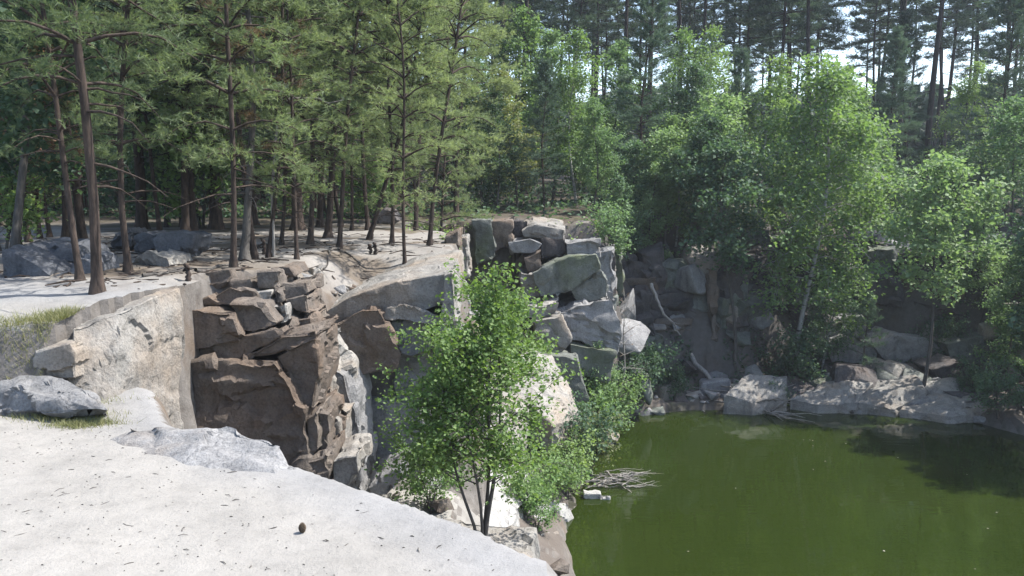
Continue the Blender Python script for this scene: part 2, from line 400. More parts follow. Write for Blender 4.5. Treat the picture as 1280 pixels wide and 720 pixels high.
# ------------------------------------------------------------------ rocks
def fb3(p, o=3):
    return mnoise.fractal(p, 1.0, 2.0, o, noise_basis='PERLIN_ORIGINAL')
def finish_rock(bm, seg, amp, chip, strata, seed):
    bmesh.ops.recalc_face_normals(bm, faces=bm.faces)
    bmesh.ops.triangulate(bm, faces=bm.faces)
    for _ in range(7):
        long_e = [e for e in bm.edges if e.calc_length() > seg]
        if not long_e or len(bm.verts) > 5000: break
        bmesh.ops.subdivide_edges(bm, edges=long_e, cuts=1, use_grid_fill=False)
        bmesh.ops.triangulate(bm, faces=[f for f in bm.faces if len(f.verts) > 3])
    bm.normal_update()
    off = Vector((seed * 1.37, seed * 2.11, seed * 0.73))
    new = []
    for v in bm.verts:
        p = v.co + off
        d = amp * fb3(p * 1.6, 3)
        if chip:
            q = Vector((p.x * 3.2, p.y * 3.2, p.z * 4.2))
            cpt = mnoise.voronoi(q)[1][0]
            d += chip * (mnoise.cell(cpt * 3.7) - 0.5) * 2 + 0.35 * chip * fb3(p * 7, 2)
        if strata:
            s = p.z * 13 + 1.5 * p.x + 1.2 * fb3(p * 2.0, 2)
            d += strata * (abs((s % 2.0) - 1.0) - 0.5) * (1 - abs(v.normal.z))
            d += strata * 0.8 * (abs(((p.y * 9 + p.x * 4 + 2.0 * fb3(p * 2.5, 2)) % 2.0) - 1.0) - 0.5) * abs(v.normal.z)
        new.append(v.co + v.normal * d)
    for v, c in zip(bm.verts, new): v.co = c
def bm_to_mesh(bm, name, mat, sharp=38):
    me = bpy.data.meshes.new(name); bm.to_mesh(me); bm.free()
    me.materials.append(mat)
    me.polygons.foreach_set("use_smooth", np.full(len(me.polygons), True))
    me.set_sharp_from_angle(angle=R(sharp))
    return me
RSEED = [0]
def hull_rock(name, pts, mat, parent=None, seg=0.07, amp=0.035, chip=0.018, strata=0.008, bev=0.008):
    RSEED[0] += 1
    bm = bmesh.new()
    for p in pts: bm.verts.new(p)
    r = bmesh.ops.convex_hull(bm, input=bm.verts)
    junk = [g for g in r["geom_interior"] + r["geom_unused"] if isinstance(g, bmesh.types.BMVert)]
    if junk: bmesh.ops.delete(bm, geom=list(set(junk)), context='VERTS')
    bmesh.ops.dissolve_limit(bm, angle_limit=R(4), verts=bm.verts, edges=bm.edges)
    if bev:
        bmesh.ops.bevel(bm, geom=list(bm.edges), offset=bev, segments=1, affect='EDGES', clamp_overlap=True)
    finish_rock(bm, seg, amp, chip, strata, RSEED[0])
    return link(name, bm_to_mesh(bm, name, M[mat]), parent)
def block(front, Y, depth, mat, parent, name="rock_block", dx=0.0, dz=0.0, shrink=1.0, **kw):
    """front: pixel outline of the face that looks at the camera, each (px,py[,dY]); the block runs back by depth"""
    pts = []
    f = [P(q[0], q[1], Y + (q[2] if len(q) > 2 else 0)) for q in front]
    cx = sum(f, Vector()) / len(f)
    for p in f:
        pts.append(p)
        b = cx + (p - cx) * shrink + Vector((dx, depth, dz))
        pts.append(b)
    return hull_rock(name, pts, mat, parent, **kw)

cliff = tag(empty("quarry_cliff", (-2.5, 8.5, 2.0)), "jointed brown granite cliff dropping from the pine shelf into the inlet", None, None, "structure")
# children keep world coordinates
def under(o, par):
    o.parent = par; o.matrix_parent_inverse = Matrix.Translation(par.location).inverted()
    return o
def cblock(front, *a, par=cliff, **k):
    mx = sum(q[0] for q in front) / len(front); my = sum(q[1] for q in front) / len(front)
    e = 1.07 if par is cliff else 1.09
    return under(block([(mx + (q[0] - mx) * e, my + (q[1] - my) * e) for q in front], *a, None, **k), par)
# brown face: upper courses
cblock([(225, 388), (287, 390), (289, 417), (300, 428), (225, 440)], 7.90, 1.3, "brown")
cblock([(291, 382), (327, 383), (343, 404), (318, 416), (291, 413)], 8.02, 1.2, "brown")
cblock([(246, 380), (287, 358), (293, 366), (315, 364), (318, 380), (288, 382)], 8.25, 1.1, "brown")
cblock([(289, 353), (313, 347), (317, 361), (294, 364)], 8.5, 0.9, "brown")
cblock([(323, 341), (346, 340), (349, 358), (325, 359)], 8.5, 0.6, "brown")
cblock([(348, 333), (361, 334), (368, 344), (349, 346)], 8.85, 0.6, "brown")
cblock([(352, 354), (383, 352), (385, 366), (363, 376), (352, 372)], 8.6, 0.7, "brown")
cblock([(339, 361), (350, 360), (353, 376), (341, 378)], 8.4, 0.6, "brown")
cblock([(357, 376), (383, 369), (389, 397), (369, 390)], 8.5, 0.7, "brown")
cblock([(356, 398), (388, 396), (393, 414), (360, 415)], 8.45, 0.8, "brown")
cblock([(317, 366), (338, 364), (340, 381), (319, 381)], 8.4, 0.7, "pale")
cblock([(330, 386), (356, 382), (358, 404), (345, 406)], 8.3, 0.8, "pale")
cblock([(228, 344), (285, 338), (290, 352), (250, 372), (228, 372)], 8.6, 0.7, "brown")
cblock([(225, 440), (299, 433), (348, 411), (353, 417), (306, 447), (225, 459)], 7.97, 1.1, "brown")
cblock([(300, 450), (352, 418), (392, 414), (394, 424), (345, 446)], 7.95, 1.2, "brown")
cblock([(225, 460), (300, 452), (321, 453), (343, 453), (363, 479), (374, 505), (380, 525), (385, 640), (226, 640)], 7.80, 1.35, "brown", seg=0.055, amp=0.08, chip=0.03, strata=0.02)
cblock([(345, 447), (394, 426), (398, 470), (392, 512), (378, 510), (364, 479)], 7.98, 1.0, "brown")
cblock([(380, 524), (396, 516), (399, 562), (384, 575)], 7.85, 1.0, "brown")
cblock([(398, 517), (410, 519), (411, 560), (400, 564)], 8.0, 0.8, "brown")
cblock([(376, 578), (410, 568), (411, 612), (376, 620)], 7.75, 0.8, "brown")
cblock([(413, 576), (430, 570), (446, 571), (448, 592), (436, 612), (416, 612)], 7.9, 0.7, "pale", amp=0.05)
# second buttress with its overhanging roof block and smooth recess
cblock([(399, 420), (418, 407), (452, 389), (473, 387), (481, 411), (474, 437), (500, 446), (489, 463), (436, 467), (425, 471), (412, 453), (399, 440)], 9.75, 1.3, "brown", amp=0.04)
cblock([(478, 398), (499, 390), (528, 402), (545, 432), (515, 446), (480, 440)], 10.05, 1.0, "grey")
cblock([(486, 386), (505, 379), (530, 386), (560, 400), (562, 408), (530, 404), (503, 394), (482, 399)], 9.85, 1.0, "pale")
cblock([(553, 347), (567, 342), (570, 420), (562, 450), (551, 446)], 9.75, 1.0, "pale")
cblock([(436, 470), (500, 466), (540, 448), (560, 470), (545, 520), (440, 520)], 10.6, 1.2, "dark")  # recess block, its dark stone paints in the deep shadow under the roof
cblock([(442, 505), (522, 510), (530, 545), (520, 640), (440, 650)], 10.1, 1.2, "grey", amp=0.05, chip=0.006, strata=0.0)
cblock([(400, 395), (440, 372), (500, 352), (560, 344), (566, 372), (520, 392), (470, 390), (425, 408)], 9.95, 2.0, "pale", dz=0.14, amp=0.05, chip=0.008, strata=0.0)
cblock([(515, 520), (560, 500), (560, 620), (500, 640), (505, 592), (528, 545)], 10.15, 1.2, "pale", amp=0.06)
cblock([(462, 604), (500, 586), (505, 596), (484, 618), (466, 622)], 9.0, 0.8, "grey")
cblock([(402, 465), (432, 472), (446, 520), (452, 640), (412, 650), (404, 560)], 9.0, 1.0, "grey", amp=0.05)
cblock([(392, 425), (402, 440), (420, 470), (430, 510), (404, 520), (396, 470)], 8.75, 1.0, "pale", amp=0.05, chip=0.05)
cblock([(404, 512), (422, 515), (424, 560), (412, 566)], 8.5, 0.9, "pale", chip=0.04)
cblock([(570, 300), (583, 298), (586, 345), (571, 350)], 14.5, 1.0, "pale")
cblock([(556, 296), (572, 290), (573, 335), (560, 338)], 13.5, 1.3, "brown")
# pale quarried wall on the left with its pinkish neighbour
lw = [PX(90, 410, -3.34), PX(118, 399, -3.24), PX(150, 388, -3.12), PX(226, 358, -2.97), PX(229, 542, -2.94), PX(140, 530, -3.08), PX(84, 492, -3.36)]
under(hull_rock("rock_block", [q for p in lw for q in (p, p + Vector((-0.42, 0.85, -0.01)))], "pale", amp=0.045, chip=0.01, strata=0.0, bev=0.012, seg=0.05), cliff)
cblock([(18, 452), (60, 436), (84, 430), (90, 440), (92, 475), (18, 478), (-20, 470), (-20, 460)], 6.12, 0.6, "pale", amp=0.04, seg=0.05)

# rubble on the lit flank of the brown face and down the inlet
def stones(par, n, region, sizes, mats, sink=0.35, protos=[], zmax=99, zmin=-0.3):
    if not protos:
        for k in range(7):
            rr = random.Random(100 + k); pts = []
            for _ in range(13):
                v = Vector((rr.gauss(0, 1), rr.gauss(0, 1), rr.gauss(0, 1))).normalized()
                v = Vector((max(-.72, min(.72, v.x)), max(-.6, min(.6, v.y)), max(-.5, min(.5, v.z)))); pts.append(v)
            protos.append(pts)
    cache = {}
    cand = [region(random.random(), random.random()) for _ in range(12 * n)]
    cz = terrain(np.array([c[0] for c in cand]), np.array([c[1] for c in cand]))
    cand = [(a, b, float(c)) for (a, b), c in zip(cand, cz) if zmin < c < zmax]
    for i in range(n):
        X, Y, gz_ = cand[i % len(cand)]
        s = random.uniform(*sizes) * random.choice((0.7, 0.85, 1, 1, 1.35)); k = random.randrange(7); mt = random.choice(mats)
        if (k, mt) not in cache:
            o = hull_rock("stone", protos[k], mt, None, seg=0.5, amp=0.06, chip=0.0, bev=0.07); cache[k, mt] = o.data
        else:
            o = link("stone", cache[k, mt])
        o.location = (X, Y, gz_ + s * (0.5 - sink)); o.scale = (s, s * random.uniform(.7, 1.2), s * random.uniform(.6, 1.0))
        o.rotation_euler = (random.uniform(-.5, .5), random.uniform(-.5, .5), random.uniform(0, 6.28))
        o.parent = par; o.matrix_parent_inverse = Matrix.Translation(par.location).inverted()
stones(cliff, 24, lambda u, v: (-2.35 + 0.9 * u, 8.2 + 1.7 * v), (0.06, 0.15), ("pale", "pale", "grey", "brown"), zmax=3.9)
stones(cliff, 26, lambda u, v: (-1.9 + 2.6 * u + 0.2 * v, 8.6 + 5.5 * v), (0.1, 0.34), ("pale", "grey", "grey", "brown"), zmax=3.5)
stones(cliff, 8, lambda u, v: (-2.7 + 2.1 * u, 9.0 + 0.9 * v), (0.06, 0.14), ("pale", "brown"), zmax=4.3)

# white sloping slabs behind the sapling
def slab(pts3, mat, par, **k): return under(hull_rock("rock_slab", [P(*q) for q in pts3] + [P(*q) - Vector((0, 0, 0.6)) for q in pts3], mat, None, **k), par)
slab([(560, 640, 9.6), (600, 585, 12.0), (640, 560, 13.2), (665, 590, 13.0), (640, 672, 10.0), (600, 678, 9.4)], "white", cliff, amp=0.06)
slab([(650, 585, 13.2), (690, 598, 13.6), (697, 632, 13.4), (670, 655, 11.8), (645, 650, 11.2)], "white", cliff, amp=0.06)
slab([(688, 628, 13.3), (710, 630, 13.6), (716, 647, 13.55), (696, 650, 13.1)], "white", cliff, amp=0.03)
slab([(676, 668, 11.5), (697, 664, 12.2), (702, 682, 12.1), (680, 692, 11.4)], "pale", cliff, amp=0.03)
slab([(652, 432, 16.2), (690, 442, 16.6), (716, 486, 15.8), (722, 526, 15.2), (690, 530, 14.2), (655, 500, 14.6)], "pale", cliff, amp=0.05)
slab([(600, 480, 14.5), (655, 440, 16), (660, 520, 14), (640, 570, 13), (590, 560, 12.6)], "pale", cliff, amp=0.05)

# far cliff across the inlet
far = tag(empty("far_cliff", (0.8, 18.8, 2.0)), "stacked grey granite cliff across the inlet under the birches", None, None, "structure")
FK = dict(par=far, seg=0.15, amp=0.035, chip=0.025, bev=0.015)
cblock([(653, 289), (669, 282), (705, 287), (704, 301), (684, 297), (656, 298)], 19.2, 1.6, "pale", dz=0.15, **FK)
cblock([(669, 341), (711, 323), (742, 320), (748, 337), (727, 350), (711, 366), (678, 370), (671, 354)], 18.2, 1.8, "mossy", **FK)
cblock([(708, 304), (748, 300), (749, 321), (711, 321)], 18.7, 1.6, "grey", **FK)
cblock([(612, 278), (640, 277), (641, 306), (620, 313)], 19.4, 1.4, "brown", **FK)
cblock([(590, 277), (613, 276), (620, 320), (596, 330)], 19.2, 1.4, "mossy", **FK)
cblock([(642, 278), (660, 276), (660, 292), (642, 300)], 19.8, 1.4, "dark", **FK)
cblock([(654, 322), (676, 314), (677, 334), (660, 342)], 18.6, 1.4, "brown", **FK)
cblock([(636, 303), (662, 299), (676, 305), (668, 316), (640, 318)], 18.8, 1.4, "grey", **FK)
cblock([(676, 297), (706, 300), (708, 322), (678, 322)], 19.0, 1.4, "dark", **FK)
cblock([(650, 340), (672, 345), (676, 372), (652, 376)], 18.4, 1.3, "pale", **FK)
cblock([(715, 362), (748, 338), (760, 350), (758, 372), (725, 380)], 18.4, 1.4, "mossy", **FK)
cblock([(653, 392), (660, 382), (697, 379), (694, 395), (668, 402)], 17.6, 1.6, "pale", **FK)
cblock([(690, 396), (722, 384), (763, 376), (776, 419), (768, 441), (735, 431), (702, 420)], 17.9, 1.8, "grey", strata=0.05, **FK)
cblock([(668, 402), (702, 398), (712, 424), (700, 445), (672, 436)], 17.2, 1.6, "pale", **FK)
cblock([(715, 432), (768, 441), (760, 478), (718, 466)], 17.6, 1.8, "mossy", **FK)
cblock([(690, 446), (722, 452), (735, 500), (700, 500)], 16.6, 1.6, "mossy", **FK)
cblock([(746, 302), (768, 320), (772, 380), (750, 372)], 19.8, 1.6, "dark", **FK)
stones(far, 60, lambda u, v: (-0.9 + 3.2 * u, 15.2 + 5.0 * v), (0.2, 0.6), ("grey", "mossy", "pale"), zmax=4.0)

# shaded gully and the bouldery right bank
gully = tag(empty("gully_cliff", (5, 22.5, 1.5)), "dark shaded rock wall at the back of the gully behind the far bank", None, None, "structure")
GK = dict(par=gully, seg=0.2, amp=0.08, chip=0.05, bev=0.04)
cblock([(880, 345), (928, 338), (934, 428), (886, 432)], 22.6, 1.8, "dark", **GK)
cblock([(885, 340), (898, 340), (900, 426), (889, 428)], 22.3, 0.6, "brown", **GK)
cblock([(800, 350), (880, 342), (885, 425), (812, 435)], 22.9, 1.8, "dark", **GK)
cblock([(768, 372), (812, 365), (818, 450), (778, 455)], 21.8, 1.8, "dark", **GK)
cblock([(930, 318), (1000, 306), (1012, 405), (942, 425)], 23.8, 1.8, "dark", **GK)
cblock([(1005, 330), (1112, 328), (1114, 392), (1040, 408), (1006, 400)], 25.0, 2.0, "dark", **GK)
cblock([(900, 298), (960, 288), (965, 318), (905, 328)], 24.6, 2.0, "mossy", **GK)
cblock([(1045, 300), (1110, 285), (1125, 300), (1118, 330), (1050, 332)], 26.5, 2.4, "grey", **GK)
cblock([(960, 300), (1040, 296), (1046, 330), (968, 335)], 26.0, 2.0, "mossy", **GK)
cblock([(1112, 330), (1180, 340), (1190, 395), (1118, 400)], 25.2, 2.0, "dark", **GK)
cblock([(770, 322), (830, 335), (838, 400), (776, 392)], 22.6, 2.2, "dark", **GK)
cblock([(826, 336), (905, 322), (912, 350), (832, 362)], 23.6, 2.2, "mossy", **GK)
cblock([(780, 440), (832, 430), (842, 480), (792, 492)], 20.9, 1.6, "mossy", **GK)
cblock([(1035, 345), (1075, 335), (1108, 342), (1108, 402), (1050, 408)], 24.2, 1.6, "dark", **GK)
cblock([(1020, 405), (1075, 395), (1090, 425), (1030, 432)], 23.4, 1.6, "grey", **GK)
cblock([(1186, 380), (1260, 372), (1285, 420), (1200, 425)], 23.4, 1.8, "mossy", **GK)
def block_wall(par, line, z0, z1, hcourse, wide, mats, jit=0.16):
    """courses of jointed blocks in front of a steep bank"""
    for k in range(len(line) - 1):
        a = Vector((*line[k], 0)); b = Vector((*line[k + 1], 0)); L = (b - a).length; d = (b - a) / L; nrm = Vector((d.y, -d.x, 0))
        z = z0
        while z < z1:
            hh = hcourse * random.uniform(0.75, 1.3); u = random.uniform(-0.3, 0)
            while u < L:
                w = wide * random.uniform(0.6, 1.5)
                if random.random() < 0.97:
                    o = a + d * u + nrm * random.uniform(0.1, 0.5) + Vector((0, 0, z))
                    sl = random.uniform(-0.18, 0.18); pts = []
                    for (i_, j_, l_) in ((0, 0, 0), (1, 0, 0), (1, 0, 1), (0, 0, 1), (0, 1, 0), (1, 1, 0), (1, 1, 1), (0, 1, 1)):
                        pts.append(o + d * (w * i_) - nrm * (0.9 * j_) + Vector((0, 0, hh * l_ + sl * w * i_)) + Vector([random.uniform(-jit, jit) * hh for _ in range(3)]))
                    under(hull_rock("rock_block", pts, random.choice(mats), None, seg=0.17, amp=0.035, chip=0.03, bev=0.012), par)
                u += w * 0.97
            z += hh * 0.97
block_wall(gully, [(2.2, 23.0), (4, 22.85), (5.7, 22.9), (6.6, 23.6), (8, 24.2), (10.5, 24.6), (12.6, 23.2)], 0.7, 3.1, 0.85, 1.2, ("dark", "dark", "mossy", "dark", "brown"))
block_wall(far, [(2.0, 19.7), (2.25, 21.0), (2.6, 22.9)], 0.1, 3.2, 0.8, 1.0, ("mossy", "grey", "dark", "mossy"))
block_wall(cliff, [(-0.82, 10.6), (-0.85, 12.4), (-0.95, 14.2), (-1.15, 16.0), (-1.4, 17.4)], 1.2, 2.9, 0.75, 1.0, ("pale", "brown", "grey"))
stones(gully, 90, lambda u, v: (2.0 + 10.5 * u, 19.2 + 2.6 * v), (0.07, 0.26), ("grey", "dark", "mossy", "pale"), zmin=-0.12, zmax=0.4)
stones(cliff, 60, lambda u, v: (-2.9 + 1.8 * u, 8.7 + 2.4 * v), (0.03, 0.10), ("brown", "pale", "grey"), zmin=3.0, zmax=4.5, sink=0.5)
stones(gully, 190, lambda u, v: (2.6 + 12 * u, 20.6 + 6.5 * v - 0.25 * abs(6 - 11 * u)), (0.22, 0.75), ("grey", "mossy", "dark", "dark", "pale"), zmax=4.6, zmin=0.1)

for top in ([(985, 497, .30), (1030, 478, .55), (1068, 468, .75), (1092, 478, .62), (1070, 503, .30), (1022, 506, .22)], [(1066, 502, .30), (1098, 474, .68), (1150, 470, .8), (1160, 492, .45), (1120, 511, .22)], [(1124, 511, .20), (1164, 492, .45), (1215, 488, .6), (1240, 512, .3), (1190, 521, .18)], [(905, 492, .5), (930, 470, .8), (985, 468, .85), (985, 492, .45), (940, 504, .3)]):
    t_ = [PZ(a, b, c) for a, b, c in top]
    under(hull_rock("rock_slab", t_ + [p - Vector((0, 0, 0.7)) for p in t_], "pale", None, seg=0.14, amp=0.06, chip=0.02, strata=0.03), gully)
# ------------------------------------------------------------------ loose boulders: things of their own
def boulder(pix, Y, depth, mat, label, name="boulder", group=None, cat="boulder", **k):
    o = block(pix, Y, depth, mat, None, name=name, **k)
    return tag(o, label, cat, group)
boulder([(0, 310), (18, 316), (42, 328), (74, 352), (40, 354), (0, 346)], 8.2, 0.8, "blue", "slanted blue-grey boulder cut off by the left edge of the picture", dz=0.08)
boulder([(30, 322), (62, 305), (88, 312), (98, 330), (78, 352), (55, 342)], 8.7, 0.8, "blue", "blue-grey boulder with sloping top between the left boulders and leaning trunk")
boulder([(84, 335), (96, 320), (114, 322), (118, 352), (92, 355)], 8.4, 0.6, "blue", "small upright grey boulder just left of the nearest pine trunk")
boulder([(40, 304), (60, 300), (84, 302), (88, 312), (45, 318)], 9.8, 0.8, "blue", "low dark slab lying behind the blue-grey boulders under the left pines")
boulder([(190, 300), (198, 291), (230, 289), (242, 295), (238, 316), (222, 327), (196, 318)], 10.2, 0.7, "blue", "blocky dark grey boulder beside the twin thick pine trunks")
boulder([(168, 296), (180, 290), (194, 293), (194, 313), (170, 313)], 10.8, 0.6, "blue", "squat grey boulder touching the left side of the blocky dark boulder")
boulder([(140, 292), (158, 286), (166, 300), (164, 312), (138, 312)], 11.2, 0.6, "blue", "pale-footed grey boulder in the shade behind the second nearest pine")
boulder([(470, 266), (480, 261), (492, 263), (498, 276), (486, 281), (472, 280)], 17.0, 0.7, "dark", "round dark boulder in the shade behind the pine row")
boulder([(150, 330), (185, 312), (210, 322), (214, 336), (160, 342)], 9.6, 0.7, "pale", "low sandy rock hump in front of the blocky dark boulder", amp=0.05)
# bank boulders
boulder([(1032, 432), (1060, 420), (1098, 436), (1094, 456), (1040, 452)], 22.8, 1.2, "grey", "rounded grey boulder at the foot of the right bank left of the tilted slab", seg=0.15, amp=0.06)
boulder([(1090, 432), (1120, 418), (1160, 424), (1184, 440), (1152, 468), (1112, 456)], 22.6, 1.3, "grey", "tilted pale boulder slab behind the lone leafy tree on the bank", seg=0.15, amp=0.06)
boulder([(1164, 462), (1200, 452), (1226, 458), (1228, 492), (1184, 482)], 21.2, 1.1, "dark", "dark wedge boulder right of the lone bank tree", seg=0.15, amp=0.06)
boulder([(1182, 430), (1240, 418), (1262, 440), (1230, 456), (1190, 452)], 22.2, 1.2, "mossy", "mossy boulder under the leafy trees at the right edge", seg=0.15, amp=0.06)
boulder([(1128, 506), (1162, 498), (1210, 514), (1206, 524), (1150, 520)], 20.0, 0.9, "grey", "flat grey slab half in the water below the lone bank tree", seg=0.15, amp=0.05)
boulder([(998, 488), (1032, 483), (1062, 498), (1056, 508), (1018, 502)], 21.2, 0.9, "pale", "pale mossy slab at the water's edge beside the shore bush", seg=0.15, amp=0.05)
boulder([(1196, 494), (1212, 488), (1228, 498), (1220, 508), (1200, 506)], 20.2, 0.6, "grey", "small pale stone on the right end of the bank", seg=0.15)
# rocks on the near ledge
b1 = [PZ(-40, 520, 3.86), PZ(60, 522, 3.86), PZ(100, 528, 3.84), PZ(137, 524, 3.84), P(136, 512, 5.62), P(120, 492, 5.9), P(90, 477, 6.05), P(40, 470, 6.1), P(-40, 472, 6.1), Vector((-4.0, 6.1, 3.8)), Vector((-2.95, 6.0, 3.8))]
tag(hull_rock("layered_rock", b1, "grey", None, seg=0.045, amp=0.03, chip=0.012, strata=0.028), "flaky layered grey rock slab on the ledge beside the pale wall", "rock")
b2 = [PZ(120, 556, 3.86), PZ(230, 590, 3.86), PZ(310, 606, 3.86), PZ(385, 612, 3.84), P(158, 532, 5.35), P(220, 533, 5.35), P(300, 534, 5.15), P(340, 545, 4.98), P(364, 572, 4.82), P(250, 540, 5.1), P(330, 575, 4.75), PZ(368, 606, 3.7), Vector((-2.4, 5.7, 3.6)), Vector((-1.5, 5.2, 3.5))]
tag(hull_rock("bedrock_hump", b2, "grey", None, seg=0.04, amp=0.035, chip=0.01, strata=0.03), "weathered grey bedrock hump on the rim of the near ledge", "rock")
b3 = [P(346, 592, 4.7), P(366, 582, 4.75), P(382, 594, 4.7), P(380, 606, 4.6), P(350, 606, 4.55)]
tag(hull_rock("rock", b3 + [p - Vector((0, 0, .2)) for p in b3], "grey", None, seg=0.04, amp=0.02), "small grey rock at the right end of the bedrock hump", "rock")

# ------------------------------------------------------------------ plants: generators
def frame_of(d):
    d = d / (np.linalg.norm(d) + 1e-9)
    a = np.array([0, 0, 1.0]) if abs(d[2]) < 0.9 else np.array([1.0, 0, 0])
    u = np.cross(d, a); u /= np.linalg.norm(u); return u, np.cross(d, u)
class Tubes:
    def __init__(s): s.v = []; s.f = []; s.n = 0
    def add(s, pts, rad, sides=6):
        pts = np.asarray(pts, float); n = len(pts)
        tang = np.gradient(pts, axis=0)
        ang = np.arange(sides) * 2 * np.pi / sides
        for i in range(n):
            u, w = frame_of(tang[i])
            s.v.append(pts[i] + rad[i] * (np.cos(ang)[:, None] * u + np.sin(ang)[:, None] * w))
        for i in range(n - 1):
            a = s.n + i * sides + np.arange(sides); b = s.n + i * sides + (np.arange(sides) + 1) % sides
            s.f.append(np.stack([a, b, b + sides, a + sides], 1))
        s.n += n * sides
    def mesh(s, name, mat): return np_mesh(name, np.concatenate(s.v), np.concatenate(s.f), mat, smooth=True)
def needles(cent, axes, n, ln, w, spread, g):
    """n thin triangles fanned round each twig"""
    k = len(cent)
    c = np.repeat(cent, n, 0); a = np.repeat(axes, n, 0)
    rnd = g.normal(size=c.shape); rnd -= (rnd * a).sum(1, keepdims=True) * a
    rnd /= np.linalg.norm(rnd, axis=1, keepdims=True) + 1e-9
    sp = spread * g.uniform(0.35, 1.0, (len(c), 1))
    d = a * np.cos(sp) + rnd * np.sin(sp)
    L = ln * g.uniform(0.65, 1.15, (len(c), 1))
    base = c + a * ln * g.uniform(-0.9, 0.35, (len(c), 1))
    side = np.cross(d, g.normal(size=c.shape)); side /= np.linalg.norm(side, axis=1, keepdims=True) + 1e-9
    v = np.stack([base - side * w * 0.5, base + side * w * 0.5, base + d * L], 1).reshape(-1, 3)
    return v, np.arange(len(v)).reshape(-1, 3)
def leaves(cent, size, g, up=0.5):
    n = len(cent)
    nrm = g.normal(size=(n, 3)); nrm[:, 2] = np.abs(nrm[:, 2]) + up; nrm /= np.linalg.norm(nrm, axis=1, keepdims=True)
    d = g.normal(size=(n, 3)); d[:, 2] -= 0.5; d -= (d * nrm).sum(1, keepdims=True) * nrm; d /= np.linalg.norm(d, axis=1, keepdims=True) + 1e-9
    s = np.cross(nrm, d)
    L = size * g.uniform(0.65, 1.25, (n, 1))
    v = np.stack([cent, cent + d * L * 0.45 + s * L * 0.36 + nrm * L * 0.08, cent + d * L, cent + d * L * 0.45 - s * L * 0.36 + nrm * L * 0.08], 1).reshape(-1, 3)
    i = np.arange(n) * 4
    f = np.concatenate([np.stack([i, i + 1, i + 2], 1), np.stack([i, i + 2, i + 3], 1)])
    return v, f

